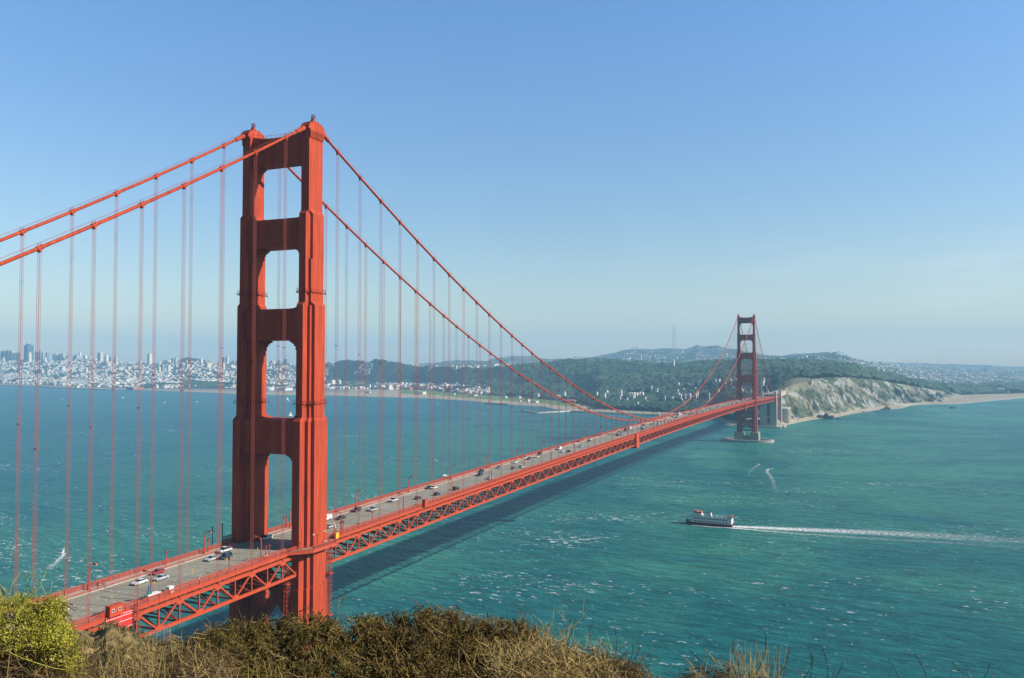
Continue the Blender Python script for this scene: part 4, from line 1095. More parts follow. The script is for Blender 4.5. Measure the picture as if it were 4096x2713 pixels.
lz = np.where(sg8[None, :, 2] == 0, -7.0, np.where(sg8[None, :, 2] == 1, h[:, None], h[:, None]+rf[:, None]))
cx_, sx_ = np.cos(rz)[:, None], np.sin(rz)[:, None]
V = np.stack([rows[:, 2, None]+lx*cx_-ly*sx_, rows[:, 3, None]+lx*sx_+ly*cx_, rows[:, 4, None]+lz], -1).reshape(-1, 3)
base = np.arange(n)[:, None, None]*10
b = MB()
b.add(V, quads=(np.array([(0, 1, 5, 4), (1, 2, 6, 5), (2, 3, 7, 6), (3, 0, 4, 7), (5, 6, 9, 8), (4, 8, 9, 7)])[None]+base).reshape(-1, 4))
b.add(np.zeros((0, 3)), None)
b.t.append((np.array([(4, 5, 8), (6, 7, 9)])[None]+base).reshape(-1, 3)); b.tm.append(np.zeros(2*n, int))
cols = pal[rng.integers(0, len(pal), n)]*rng.uniform(.68, 1.02, (n, 1))
HOUSEM = attrmat('house_paint', 0.8, 0, 1, 0.22, 0.25)
cv = np.repeat(cols[:, None, :], 10, 1); roofc = np.where(rng.uniform(0, 1, n)[:, None] > .65, cols*.9, np.array((.22, .20, .19))[None]); cv[:, 8:, :] = roofc[:, None, :]
tag(b.build('town_houses', HOUSEM, cover=cv.reshape(-1, 3)), 'thousands of small pale houses covering the city hills', 'houses', None, 'stuff')
LMK = [(0, 'left edge towers'), (100, 'tallest dark slab'), (170, 'tower cluster'), (240, 'dark squat tower'), (310, 'broad grey block'), (400, 'tall cream slab'), (460, 'beige tower'), (530, 'low skyline gap'), (598, 'tall pale tower'), (665, 'hill apartments'), (703, 'pinkish hill tower'), (757, 'wooded knoll'), (802, 'cream hill tower'), (900, 'twin slab'), (1090, 'tan opening block'), (1150, 'crane'), (1250, 'near tower leg')]
for j in big:
    px, D, x, y, z, w = A[j]
    st = random.choice(('flat', 'gable', 'hip', 'flat')); c_ = random.choice((CW, CC, CW, CT)); lm = LMK[int(np.argmin([abs(px-q_[0]) for q_ in LMK]))][1]
    sg_ = float(terrain_z(np.array([px]), np.array([D]))[1][0]); hw = 'low on' if sg_ < 2.3 else ('partway up' if sg_ < 3.1 else 'high on')
    t = empty('town_house', (x, y, z), grid_rz+random.choice((0, PI/2))); tag(t, f'small {CN[c_]} {st} roofed house {hw} the slope below {lm}', 'house', 'small town houses on the city slope')
    a, r, rm = shape_building(w*1.15, w*.9, random.uniform(7, 11), st, CW)
    a.build('wall', bmat(c_), t); r.build('roof', rm, t)

for i, (px, py) in enumerate(sorted((random.uniform(2380, 2840), random.uniform(1548, 1612)) for _ in range(26))):
    st = random.choice(('hip', 'flat', 'gable')); c_ = random.choice((CW, CC, CC, CG)); w_ = random.uniform(5, 11)
    building(px, px+w_, py-random.uniform(4, 6), py+2, c_, st, f'small {CN[c_]} {st} roofed house in the dark wood, {(ordn+["twenty "+q_ for q_ in ordn])[i]} from the left')['group'] = 'small houses in the wood behind mid span'
canopy('forest', 1290, 3780, 3.4, np.concatenate([np.linspace(2.0, 3.0, 110), np.linspace(3.01, 4.25, 300)]), 16.0, 12.0, 'dense dark evergreen forest over the hills behind the bridge')
canopy('town_trees', -60, 1400, 4.5, np.concatenate([np.linspace(2.0, 2.5, 40), np.linspace(2.52, 4.1, 150)]), 18.0, 12.0, 'dark tree clumps among the city blocks on the bay shore')
canopy('coastal_trees', 3740, 4160, 4.0, np.linspace(2.4, 4.1, 120), 18.0, 12.0, 'low dark woods behind the long pale beach')
canopy('hill_trees', 2200, 3500, 5.0, np.linspace(4.5, 6.0, 90), 26.0, 14.0, 'wooded patches on the hazy far hills')

# crane over the blue tower, broadcast tower on the far hill
def world_at(px, py, D): x, y = XY(px, D); return float(x), float(y), CAM[2]+D*float(slope(py))
D_, z_ = 7300, 0
p = world_at(1143, 1438, D_); t = empty('tower_crane', p); tag(t, 'thin tower crane above the blue glass tower', 'crane')
b = MB(); b.box(-1, 1, -1, 1, -10, 32); b.build('mast', GALV, t); b = MB(); b.beam((-24*RH[0], -24*RH[1], 27), (30*RH[0], 30*RH[1], 27), 1.5, 2); b.build('jib', GALV, t)
D_ = 8350; p = world_at(2697, 1396, D_); t = empty('broadcast_tower', p, -YAW); tag(t, 'tall three legged broadcast mast on the far hill', 'antenna tower')
GREYT = mat('mast_grey', (0.50, 0.44, 0.46), .7)
sc_ = D_/FPX
for s, dy in ((-1, 0), (1, 0), (0, 12)):
    b = MB(); b.tube([(s*8*sc_, dy, -20), (s*6.3*sc_, dy, 12*sc_), (s*5.3*sc_, dy, 36*sc_), (s*4.1*sc_, dy, 58*sc_), (s*6.6*sc_, dy, 82*sc_)], 1.7, 5)
    b.build('leg', GREYT, t)
    b = MB(); b.tube([(s*6.6*sc_, dy, 82*sc_), (s*6.6*sc_, dy, 103*sc_)], [1.4, .7], 5); b.build('antenna', GREYT, t)
for (zz, hw) in ((12, 7.4), (36, 5.6), (58, 4.6), (82, 9.0)):
    b = MB(); b.box(-hw*sc_, hw*sc_, -1, 13, zz*sc_-1.6, zz*sc_+1.6); b.build('crossbeam', GREYT, t)

# raised shore road
for (pa, pb_, ya_, lab) in ((1336, 1571, 1563, 'long pale raised road behind the left beach'), (2139, 2314, 1560, 'long pale raised road in front of the wooded slope')):
    b = MB(); pts = []
    for px in np.linspace(pa, pb_, 16):
        D, z = find_D(px, ya_+3); x, y = XY(px, D); pts.append((float(x), float(y), CAM[2]+D*float(slope(ya_))))
    for p_, q_ in zip(pts[:-1], pts[1:]): b.beam(p_, q_, 12, 2.4); b.box(p_[0]-1.5, p_[0]+1.5, p_[1]-1.5, p_[1]+1.5, p_[2]-12, p_[2])
    tag(b.build('viaduct', CONCW), lab, 'viaduct', 'raised roads on the far shore')

# breakwater and piers
def pier(name, pts, wdt, top, m, lab):
    b = MB(); P_ = []
    for (px, py) in pts:
        D = (CAM[2]-top)/(-float(slope(py))); x, y = XY(px, D); P_.append((float(x), float(y), top/2-1))
    for a_, c_ in zip(P_[:-1], P_[1:]): b.beam(a_, c_, wdt, top+2)
    tag(b.build(name, m), lab, 'pier')
DARKP = mat('dark_piles', (0.06, 0.06, 0.055), .9)
pier('torpedo_pier', [(2089, 1641), (2122, 1646), (2150, 1649), (2190, 1647)], 9, 3.2, CONC, 'dark bent breakwater jutting left from the point')
pier('wharf', [(2190, 1647), (2235, 1645), (2280, 1642)], 5, 3.0, CONCW, 'thin pale wharf joining the breakwater to the point')
pier('beach_pier', [(1942, 1611), (1975, 1613), (2030, 1615)], 7, 3.5, DARKP, 'small dark pier off the green field')
pier('sea_wall', [(2280, 1644), (2360, 1647), (2500, 1654), (2640, 1660)], 5, 2.6, CONC, 'low sea wall under the wooded slope')
pier('harbour_wall', [(0, 1541), (150, 1546), (290, 1553), (430, 1558)], 10, 3.0, DARKP, 'dark straight harbour wall along the left city shore')
# rocks off the bluff
ROCKM = mat('sea_rock_stone', (0.05, 0.055, 0.05), .9, var=.3, vscale=.3)
def rock(px, py, wpx, hpx, lab, nm='sea_rock', m=None, sd=0):
    D = CAM[2]/(-float(slope(py))); x, y = XY(px, D); sc = D/FPX; r_ = np.random.default_rng(int(px)+sd)
    b = MB(); n, k = 10, 6; v = []
    for i in range(k):
        t = i/(k-1)
        for j in range(n):
            a = 2*PI*j/n; rr = math.cos(t*PI/2)**.7*(0.75+.5*r_.uniform()); v.append((wpx/2*sc*math.cos(a)*rr, wpx/2.6*sc*math.sin(a)*rr, hpx*sc*math.sin(t*PI/2)*(.8+.35*r_.uniform())-1))
    q = [(i*n+j, i*n+(j+1) % n, (i+1)*n+(j+1) % n, (i+1)*n+j) for i in range(k-1) for j in range(n)]
    b.add(v, q, polys=[[(k-1)*n+j for j in range(n)]])
    o = b.build(nm, m or ROCKM, loc=(float(x), float(y), 0)); o.rotation_euler = (0, 0, -YAW); tag(o, lab, 'rock', 'dark rocks off the bluff')
for a in ((3280, 1673, 30, 14, 'jagged dark rock at the foot of the bluff, leftmost cluster'), (3303, 1675, 26, 22, 'tall jagged rock of the left cluster'), (3325, 1676, 26, 14, 'broad rock of the left cluster, pale beach behind'), (3350, 1677, 18, 7, 'low rock at the right end of the left cluster'),
          (3290, 1681, 16, 5, 'low rock lying seaward of the left cluster'), (3253, 1670, 14, 9, 'dark rock against the foot of the bluff'), (3440, 1645, 12, 4, 'tiny rock off the middle beach'), (3450, 1648, 10, 4, 'tiny second rock off the middle beach'),
          (3508, 1648, 18, 5, 'flat rock in the water past the middle beach'), (3545, 1638, 28, 12, 'peaked dark rock at the end of the middle beach'), (3528, 1640, 16, 6, 'small rock left of the peaked one'), (3465, 1659, 6, 2, 'speck of rock far off the beach'),
          (3784, 1626, 12, 3, 'narrow rock left of the long offshore rock'), (3808, 1633, 28, 7, 'long flat rock alone offshore at the right'), (3168, 1703, 6, 2, 'speck of rock near the concrete pylon'), (3322, 1715, 5, 2, 'speck of rock alone in open water'),
          (3720, 1611, 30, 20, 'big dark outcrop below the far bluff'), (3758, 1609, 22, 10, 'dark outcrop where the long beach begins')): rock(*a)
# surf lines: foam lying on the water along beaches
FOAM, nt, b_ = newmat('surf_foam')
b_.inputs['Base Color'].default_value = (.82, .85, .84, 1); b_.inputs['Roughness'].default_value = .7
ge = nt.nodes.new('ShaderNodeNewGeometry'); nn = nt.nodes.new('ShaderNodeTexNoise'); nn.inputs['Scale'].default_value = .35; nn.inputs['Detail'].default_value = 6; nn.inputs['Roughness'].default_value = .7
mr = nt.nodes.new('ShaderNodeMapRange'); mr.inputs['From Min'].default_value = .42; mr.inputs['From Max'].default_value = .72
at = nt.nodes.new('ShaderNodeAttribute'); at.attribute_name = 'cover'
mu = nt.nodes.new('ShaderNodeMath'); mu.operation = 'MULTIPLY'
sp = nt.nodes.new('ShaderNodeMath'); sp.operation = 'ADD'
sub = nt.nodes.new('ShaderNodeMath'); sub.operation = 'MULTIPLY_ADD'; sub.inputs[1].default_value = .34; sub.inputs[2].default_value = -.24
nt.links.new(ge.outputs['Position'], nn.inputs['Vector']); nt.links.new(at.outputs['Fac'], sub.inputs[0]); nt.links.new(nn.outputs['Fac'], sp.inputs[0]); nt.links.new(sub.outputs[0], sp.inputs[1])
nt.links.new(sp.outputs[0], mr.inputs['Value']); nt.links.new(mr.outputs['Result'], mu.inputs[0]); nt.links.new(at.outputs['Fac'], mu.inputs[1]); nt.links.new(mu.outputs[0], b_.inputs['Alpha'])
def foam_strip(name, L_, Rr, dens, lab, kind='stuff'):
    """L_, Rr: world points of both edges; dens: foam density along; soft to both edges"""
    L_ = np.asarray(L_, float); Rr = np.asarray(Rr, float); n = len(L_); K = 7
    v = []; c = []
    for i in range(n):
        for k in range(K):
            f = k/(K-1); p_ = L_[i]*(1-f)+Rr[i]*f; v.append((p_[0], p_[1], .05+.0)); e = math.sin(PI*f)**.7*dens[i]; c.append((e, e, e))
    q = [(i*K+k, i*K+k+1, (i+1)*K+k+1, (i+1)*K+k) for i in range(n-1) for k in range(K-1)]
    b = MB(); b.add(v, q); o = b.build(name, FOAM, cover=np.array(c)); tag(o, lab, None, None, kind); return o
def ground(px, py): D = CAM[2]/(-float(slope(py))); x, y = XY(px, D); return float(x), float(y)
def surf(name, pts, wpy, lab):
    foam_strip(name, [ground(a, c-1.2) for a, c in pts], [ground(a, c+wpy) for a, c in pts], [1.0]*len(pts), lab)
pp = np.arange(3110, 4100, 12.0)
surf('surf', [(p_, float(itp(p_, T0))+0.5) for p_ in pp], 3.2, 'white surf along the beaches below the bluff')
pp = np.arange(2880, 2955, 6.0)
surf('surf', [(p_, float(itp(p_, T0))+0.5) for p_ in pp], 4.5, 'white surf under the far end of the bridge')

# concrete pylons, arch and stub wall at the far end of the bridge
PYL = mat('pylon_concrete', (0.50, 0.47, 0.39), .85, var=.12, vscale=.08)
def pylon(y, lab, wx=14.6):
    t = empty('concrete_pylon', (0, y, 0)); tag(t, lab, 'pylon', 'concrete pylons at the far end')
    for s in (-1, 1):
        b = MB(); b.box(s*14.0-3.4, s*14.0+3.4, -5.5, 5.5, -2, 66); b.box(s*14-2.7, s*14+2.7, -4.6, 4.6, 66, 76.5); b.box(s*14-2.0, s*14+2.0, -3.6, 3.6, 76.5, 79)
        for k in (-1, 0, 1): b.box(s*14.0+k*1.9-.35, s*14.0+k*1.9+.35, -5.75, 5.75, 4, 64)
        b.build('shaft', PYL, t)
    b = MB(); b.box(-10.7, -3.9, -4, 4, -2, 63.4); b.box(3.9, 10.7, -4, 4, -2, 63.4); b.box(-3.9, 3.9, -3.98, 3.98, 52, 63.38); b.box(-3.9, 3.9, -3.9, 3.9, -2, 9); b.box(-3.9, 3.9, -3.2, 3.2, 22, 24.5)
    b.build('wall', PYL, t)
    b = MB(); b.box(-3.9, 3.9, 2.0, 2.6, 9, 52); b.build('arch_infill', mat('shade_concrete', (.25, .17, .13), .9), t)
    return t
pylon(1634, 'pale concrete pylon under the end of the truss, nearer of two')
pylon(1745, 'second concrete pylon just beyond the steel arch')
t = empty('arch_span', (0, 1690, 0)); tag(t, 'orange steel arch between the two concrete pylons', 'arch')
for s in (-1, 1):
    a1 = [(s*13.6, -49+98*k/20, 12+40*math.sin(PI*k/20)) for k in range(21)]
    b = MB(); b.tube(a1, 1.1, 4); b.build('arch_rib', ORANGE2, t)
    b = MB()
    for k in range(1, 20): b.beam(a1[k], (s*13.6, a1[k][1], 66), .7, .7, up=(0, 1, 0))
    b.beam((s*13.6, -49, 66), (s*13.6, 49, 66), .9, 2.2); b.beam((s*13.6, -49, 72), (s*13.6, 49, 72), .9, 1.4); b.build('spandrel', ORANGE2, t)
b = MB(); b.box(-13.5, 13.5, -52, 52, 70.5, 72.2); b.build('roadway', ROADM, t)
b = MB(); b.box(-12, 12, 52, 260, 62, 72); tag(b.build('approach_road', CONC, loc=(0, 1695, 0)), 'road approach beyond the far pylons', None, None, 'structure')
t = empty('anchorage_wall', (20, 1800, 0)); tag(t, 'squat ribbed concrete block at the foot of the bluff beside the pylons', 'wall')
b = MB(); b.box(-9, 9, -40, 40, -2, 33); b.box(-9.5, 9.5, -40.5, 40.5, 33, 35.5); b.build('block', PYL, t)
b = MB()
for k in range(5): b.box(9.0, 10.4, -38+k*17, -33+k*17, 0, 33)
b.build('buttress', PYL, t)
t = empty('brick_fort', (-16, 1672, 0)); tag(t, 'low dark brick fort tucked beneath the steel arch', 'fort')
b = MB(); b.box(-34, 24, -24, 30, -1, 15); b.build('wall', mat('fort_brick', (.17, .10, .08), .9, var=.2, vscale=.2), t)
b = MB(); b.box(-35, 25, -25, 31, 15, 16.2); b.build('roof', CONC, t)
b = MB(); b.box(-75, 32, 1640, 1690, -2, 3.2); b.box(-30, 26, 1618, 1642, -2, 3.0)
tag(b.build('quay', CONC), 'dark stone quay round the fort and pylon', None, None, 'structure')
# tall flag like lamps on the approach
for i, (px, lab) in enumerate(((3046, 'white mast beyond the far tower, nearer of two'), (3067, 'white mast beyond the far tower, farther of two'))):
    D = 1980; x, y = XY(px, D); t = empty('light_mast', (float(x), float(y), 68)); tag(t, lab, 'mast', 'white masts beyond the far tower')
    b = MB(); b.cyl(0, 0, 0, 18, .5, 6); b.build('pole', WHITE, t); b = MB(); b.box(-1.2, 1.2, -1, 1, 18, 19.4); b.build('floodlight', WHITE, t)
# ------------------------------------------------------------------ vehicles
PC = {}
def paint(nm, col):
    if nm not in PC: PC[nm] = mat('car_paint_'+nm.replace(' ', '_'), col, 0.28, metal=0.1, spec=.6)
    return PC[nm]
PAL = {'white': (.78, .78, .76), 'silver': (.50, .53, .56), 'light blue': (.45, .55, .66), 'cream': (.72, .64, .42), 'red': (.50, .02, .02), 'maroon': (.16, .02, .03),
       'dark blue': (.02, .04, .10), 'black': (.018, .018, .022), 'grey': (.20, .22, .24), 'blue grey': (.16, .22, .30), 'dark green': (.02, .06, .05)}
HEADL = mat('headlight_glass', (.85, .85, .8), .15); TAILL = mat('taillight_glass', (.35, .01, .01), .2)
def car_mesh(kind, colname):
    t = empty('parked_car' if False else {'sedan': 'sedan_car', 'hatchback': 'hatchback_car', 'suv': 'suv_car', 'pickup': 'pickup_truck', 'van': 'delivery_van', 'bus': 'city_bus', 'tiny': 'distant_car'}[kind])
    P_ = paint(colname, PAL[colname]); w = .92
    L = {'sedan': 2.35, 'hatchback': 2.1, 'suv': 2.4, 'pickup': 2.75, 'van': 2.7, 'bus': 6.0, 'tiny': 2.3}[kind]
    b = MB()
    if kind in ('sedan', 'hatchback', 'tiny'):
        back = .0 if kind != 'hatchback' else .0
        pr = [(-L, .32), (-L, .72), (-L+.1, .92), (-L+.75, .98), (.95, .95), (L-.45, .78), (L, .62), (L, .32)]
        roof0, roof1, g0, g1, top = (-1.05, .35, -1.75, 1.05, 1.43) if kind != 'hatchback' else (-1.6, .3, -2.0, 1.0, 1.5)
        base = .95
    elif kind == 'suv':
        pr = [(-L, .38), (-L, 1.0), (-L+.05, 1.08), (1.05, 1.06), (L-.15, .98), (L, .8), (L, .38)]; roof0, roof1, g0, g1, top = -2.15, .4, -2.35, 1.1, 1.78; base = 1.06; w = .96
    elif kind == 'pickup':
        pr = [(-L, .48), (-L, 1.08), (-.75, 1.08), (1.2, 1.08), (L-.1, 1.0), (L, .85), (L, .48)]; roof0, roof1, g0, g1, top = -.55, .65, -.75, 1.3, 1.85; base = 1.08; w = 1.0
    elif kind == 'van':
        pr = [(-L, .4), (-L, 2.2), (-L+.1, 2.3), (1.1, 2.3), (1.9, 1.35), (L-.1, 1.1), (L, .9), (L, .4)]; roof0, roof1, g0, g1, top = 0, 0, 0, 0, 0; w = 1.0
    else:
        pr = [(-L, .4), (-L, 3.1), (-L+.15, 3.25), (L-.2, 3.25), (L, 3.0), (L, .4)]; roof0 = roof1 = g0 = g1 = top = 0; w = 1.28
    b.prism(pr, 'x', -w, w)
    if kind == 'pickup': b.box(-w+.12, w-.12, -L+.12, -.85, 1.081, 1.085)
    if top: b.box(-w*.80, w*.80, roof0-.05, roof1+.05, top-.03, top+.04)
    body = b.build('body', P_, t)
    b = MB()
    if top: b.box(-w*.95, w*.95, g0, g1, base-.02, top-.03, top=(-w*.78, w*.78, roof0, roof1))
    elif kind == 'van':
        b.box(-w-.012, w+.012, .5, 1.15, 1.35, 1.95); b.beam((0, 1.14, 2.24), (0, 1.86, 1.45), w*1.7, .05)
    else:
        b.box(-w-.012, w+.012, -L+.4, L-.5, 1.55, 2.5); b.box(-w*.9, w*.9, L-.03, L+.02, 1.3, 2.7)
    b.build('window', GLASS, t)
    if kind == 'pickup':
        b = MB(); b.box(-w+.14, w-.14, -L+.14, -.87, 1.086, 1.10); b.build('cargo_bed', BLACKM, t)
    wy = L*.63 if kind != 'bus' else L*.6; wr = .33 if kind in ('sedan', 'hatchback', 'tiny') else .39
    if kind == 'bus': wr = .5
    if kind != 'tiny':
        for s in (-1, 1):
            for yy in (-wy, wy):
                b = MB(); b.tube([(s*(w-.16), yy, wr), (s*(w+.03), yy, wr)], wr, 12); b.tube([(s*(w+.02), yy, wr), (s*(w+.05), yy, wr)], wr*.55, 8, m=1); b.build('wheel', [TYRE, GALV], t)
            b = MB(); b.box(s*w*.72-.18, s*w*.72+.18, L-.06, L+.03, .58, .76); b.build('headlight', HEADL, t)
            b = MB(); b.box(s*w*.78-.14, s*w*.78+.14, -L-.03, -L+.05, .68, .88); b.build('taillight', TAILL, t)
    else:
        b = MB()
        for s in (-1, 1):
            for yy in (-wy, wy): b.tube([(s*(w-.16), yy, wr), (s*(w+.03), yy, wr)], wr, 8)
        b.build('wheels', TYRE, t)
    return t
def deckpt(px, py, dz=0.6):
    z = 75.0
    for _ in range(30):
        D = (CAM[2]-z)/(-float(slope(py))); x, y = XY(px, D); z = float(zroad(float(y)))+dz
    return float(x), float(y)
protos = {}
VEH = []   # (x, y, kind, colour)
for (px, py, kd, cl) in ((252, 2444, 'sedan', 'cream'), (196, 2447, 'sedan', 'light blue'), (641, 2288, 'hatchback', 'red'), (654, 2311, 'sedan', 'silver'), (569, 2328, 'sedan', 'white'),
        (905, 2202, 'pickup', 'white'), (855, 2234, 'sedan', 'silver'), (909, 2227, 'suv', 'dark blue'), (1071, 2153, 'suv', 'white'), (1308, 2076, 'van', 'white'), (1326, 2105, 'sedan', 'silver'),
        (1367, 2071, 'sedan', 'black'), (1430, 2041, 'suv', 'maroon'), (1494, 2038, 'suv', 'silver'), (1577, 2001, 'pickup', 'white'), (1675, 1992, 'hatchback', 'maroon'), (1737, 1950, 'sedan', 'white'),
        (1717, 1950, 'sedan', 'dark green'), (1749, 1976, 'hatchback', 'dark blue'), (1825, 1955, 'suv', 'black'), (1925, 1886, 'suv', 'black'), (1920, 1899, 'suv', 'dark blue'), (1996, 1869, 'sedan', 'blue grey'),
        (2061, 1849, 'sedan', 'white'), (1959, 1912, 'sedan', 'silver'), (2054, 1872, 'hatchback', 'grey'), (2087, 1868, 'suv', 'white'), (2103, 1830, 'sedan', 'white'), (2114, 1835, 'hatchback', 'black'),
        (2157, 1816, 'suv', 'black'), (2147, 1827, 'sedan', 'cream'), (2236, 1796, 'van', 'white'), (2243, 1788, 'sedan', 'maroon'), (2249, 1807, 'sedan', 'white'), (2275, 1805, 'sedan', 'maroon'),
        (2313, 1767, 'sedan', 'maroon'), (2298, 1775, 'sedan', 'white'), (2322, 1785, 'sedan', 'light blue'), (2361, 1757, 'sedan', 'white'), (2355, 1763, 'sedan', 'dark blue')):
    x, y = deckpt(px, py); VEH.append([x, y, kd, cl])
for (x, y, kd, cl) in ((-6.5, 472, 'sedan', 'grey'), (-3.3, 455, 'suv', 'white'), (1.6, 452, 'sedan', 'silver'), (0.9, 443, 'suv', 'maroon'), (-6.2, 492, 'van', 'maroon'), (-7.6, 512, 'van', 'white'),
        (1.7, 520, 'sedan', 'white'), (4.9, 512, 'sedan', 'black'), (-6.5, 560, 'sedan', 'black'), (-1.5, 572, 'sedan', 'blue grey'), (4.8, 575, 'suv', 'white'), (-4.6, 600, 'sedan', 'white'), (-6.4, 615, 'sedan', 'black'),
        (1.6, 590, 'sedan', 'silver'), (-4.7, 655, 'suv', 'white'), (1.7, 640, 'suv', 'white'), (-7.9, 700, 'sedan', 'black'), (-1.6, 690, 'sedan', 'black'), (-8.0, 735, 'bus', 'white')):
    VEH.append([x, y, kd, cl])
random.seed(11)
LX = [-8.0, -4.8, -1.6, 1.6, 4.8, 8.0]
for li, lx in enumerate(LX):
    y = 760+random.uniform(0, 20)
    while y < 1600:
        VEH.append([lx+random.uniform(-.3, .3), y, 'tiny', random.choice(['white']*7+['silver', 'silver', 'cream', 'light blue', 'grey', 'black', 'maroon', 'dark blue'])])
        y += random.uniform(24, 62)*(1.5 if li in (0, 5) else 1)
lanes = ['far outer', 'far middle', 'far inner', 'near inner', 'near middle', 'near outer']
def lane_of(x): return int(np.argmin([abs(x-l) for l in LX]))
for li in range(6):
    grp = sorted([v for v in VEH if lane_of(v[0]) == li], key=lambda v: v[1])
    pre = [v for v in grp if v[1] < 0]; post = [v for v in grp if v[1] >= 0]
    for lst, where in ((pre, 'before'), (post, 'past')):
        for i, v in enumerate(lst):
            nn = ordn[i] if i < 20 else ('twenty '+ordn[i-20] if i < 40 else 'late')
            kd = 'car' if v[2] == 'tiny' else v[2]
            v.append(f'{v[3]} {kd} in the {lanes[li]} lane, {nn} one {where} the near tower')
# keep neighbours in a lane apart
for i, v in enumerate(VEH):
    x, y, kd, cl, lab = v
    key = (kd, cl)
    if key not in protos: protos[key] = o = car_mesh(kd, cl); bpy.context.view_layer.update()
    else: o = copy_tree(protos[key])
    o.location = dk(x, y, .012); o.rotation_euler = (0, 0, PI if x < 0 else 0)
    tag(o, lab, {'tiny': 'car', 'sedan': 'car', 'hatchback': 'car', 'suv': 'car', 'pickup': 'pickup truck', 'van': 'van', 'bus': 'bus'}[kd], 'vehicles crossing the bridge')

# ------------------------------------------------------------------ people
SKINM = mat('skin', (.45, .26, .18), .6); HAIRM = mat('hair', (.04, .025, .02), .7)
def person(name, loc, rz, lab, shirt, pants, pose='walk', scale=1.0, parent=None):
    J = {'pelvis': (0, 0, .95), 'chest': (0, .02, 1.35), 'neck': (0, .02, 1.52), 'head': (0, .05, 1.62), 'crown': (0, .04, 1.76)}
    s1 = .22 if pose == 'walk' else .05
    J.update({'hipL': (-.09, 0, .92), 'kneeL': (-.1, .04+s1*.6, .5), 'footL': (-.1, s1, .06), 'toeL': (-.1, s1+.16, .03), 'hipR': (.09, 0, .92), 'kneeR': (.1, .05-s1*.2, .5), 'footR': (.1, -s1, .06), 'toeR': (.1, -s1+.16, .03),
              'shL': (-.19, .02, 1.43), 'elL': (-.25, -s1*.4, 1.15), 'haL': (-.25, .12-s1*.2, .9), 'shR': (.19, .02, 1.43), 'elR': (.25, s1*.4, 1.15), 'haR': (.25, .12+s1*.3, .9)})
    if pose == 'cycle': J.update({'chest': (0, .25, 1.3), 'neck': (0, .36, 1.42), 'head': (0, .42, 1.5), 'crown': (0, .42, 1.64), 'shL': (-.19, .3, 1.36), 'shR': (.19, .3, 1.36), 'elL': (-.24, .45, 1.15), 'elR': (.24, .45, 1.15), 'haL': (-.22, .62, 1.03), 'haR': (.22, .62, 1.03),
                                  'kneeL': (-.1, .35, .75), 'footL': (-.1, .12, .38), 'toeL': (-.1, .27, .34), 'kneeR': (.1, .25, .55), 'footR': (.1, .02, .15), 'toeR': (.1, .17, .12)})
    E = [('pelvis', 'chest'), ('chest', 'neck'), ('neck', 'head'), ('head', 'crown'), ('pelvis', 'hipL'), ('hipL', 'kneeL'), ('kneeL', 'footL'), ('footL', 'toeL'), ('pelvis', 'hipR'), ('hipR', 'kneeR'), ('kneeR', 'footR'), ('footR', 'toeR'),
         ('chest', 'shL'), ('shL', 'elL'), ('elL', 'haL'), ('chest', 'shR'), ('shR', 'elR'), ('elR', 'haR')]
    Rr = {'pelvis': .15, 'chest': .16, 'neck': .06, 'head': .10, 'crown': .07, 'hipL': .1, 'hipR': .1, 'kneeL': .065, 'kneeR': .065, 'footL': .045, 'footR': .045, 'toeL': .035, 'toeR': .035, 'shL': .07, 'shR': .07, 'elL': .045, 'elR': .045, 'haL': .04, 'haR': .04}
    names = list(J); me = bpy.data.meshes.new('person'); me.from_pydata([J[n] for n in names], [(names.index(a), names.index(c)) for a, c in E], [])
    tmp = bpy.data.objects.new('tmp', me); COL.objects.link(tmp)
    tmp.modifiers.new('s', 'SKIN')
    for i, n in enumerate(names): me.skin_vertices[0].data[i].radius = (Rr[n], Rr[n])
    me.skin_vertices[0].data[0].use_root = True
    sb = tmp.modifiers.new('d', 'SUBSURF'); sb.levels = 1; sb.render_levels = 1
    dg = bpy.context.evaluated_depsgraph_get(); dg.update(); m2 = bpy.data.meshes.new_from_object(tmp.evaluated_get(dg))
    bpy.data.objects.remove(tmp)
    m2.name = 'person'
    for mm in (SKINM, mat('cloth', shirt, .8), mat('trousers', pants, .8)): m2.materials.append(mm)
    for p in m2.polygons:
        z = p.center[2]; x = abs(p.center[0]); p.material_index = 0 if (z > 1.5 or (x > .2 and z < 1.1)) else (1 if z > .93 else 2)
    o = bpy.data.objects.new(name, m2); COL.objects.link(o); o.location = loc; o.rotation_euler = (0, 0, rz); o.scale = (scale,)*3
    hz = J['crown']
    b = MB(); th = np.linspace(0, PI/2, 5); b.tube([(hz[0], hz[1]-.02, hz[2]-.05+.13*math.sin(t)) for t in th], [.115*math.cos(t)+.005 for t in th], 8)
    b.build('hair', HAIRM, o)
    tag(o, lab, 'person'); return o
def bicycle(loc, rz, lab):
    t = empty('bicycle', loc, rz); tag(t, lab, 'bicycle')
    for yy in (-.5, .55):
        b = MB(); b.tube([(0, yy+.33*math.cos(a), .34+.33*math.sin(a)) for a in np.linspace(0, 2*PI, 15)], .03, 5); b.build('wheel', TYRE, t)
    b = MB()
    for a, c in (((0, -.5, .34), (0, -.1, .3)), ((0, -.1, .3), (0, -.2, .85)), ((0, -.5, .34), (0, -.18, .75)), ((0, -.1, .3), (0, .42, .8)), ((0, -.18, .75), (0, .42, .82)), ((0, .55, .34), (0, .42, .95))): b.tube([a, c], .025, 5)
    b.build('frame', BLACKM, t)
    b = MB(); b.tube([(-.25, .5, 1.0), (.25, .5, 1.0)], .02, 5); b.build('handlebar', BLACKM, t)
    b = MB(); b.box(-.07, .07, -.32, -.08, .86, .92); b.build('saddle', BLACKM, t)
px_ = deckpt(412, 2340, .4)
bicycle(dk(-11.6, px_[1], .34), PI, 'bicycle on the far sidewalk before the near tower')
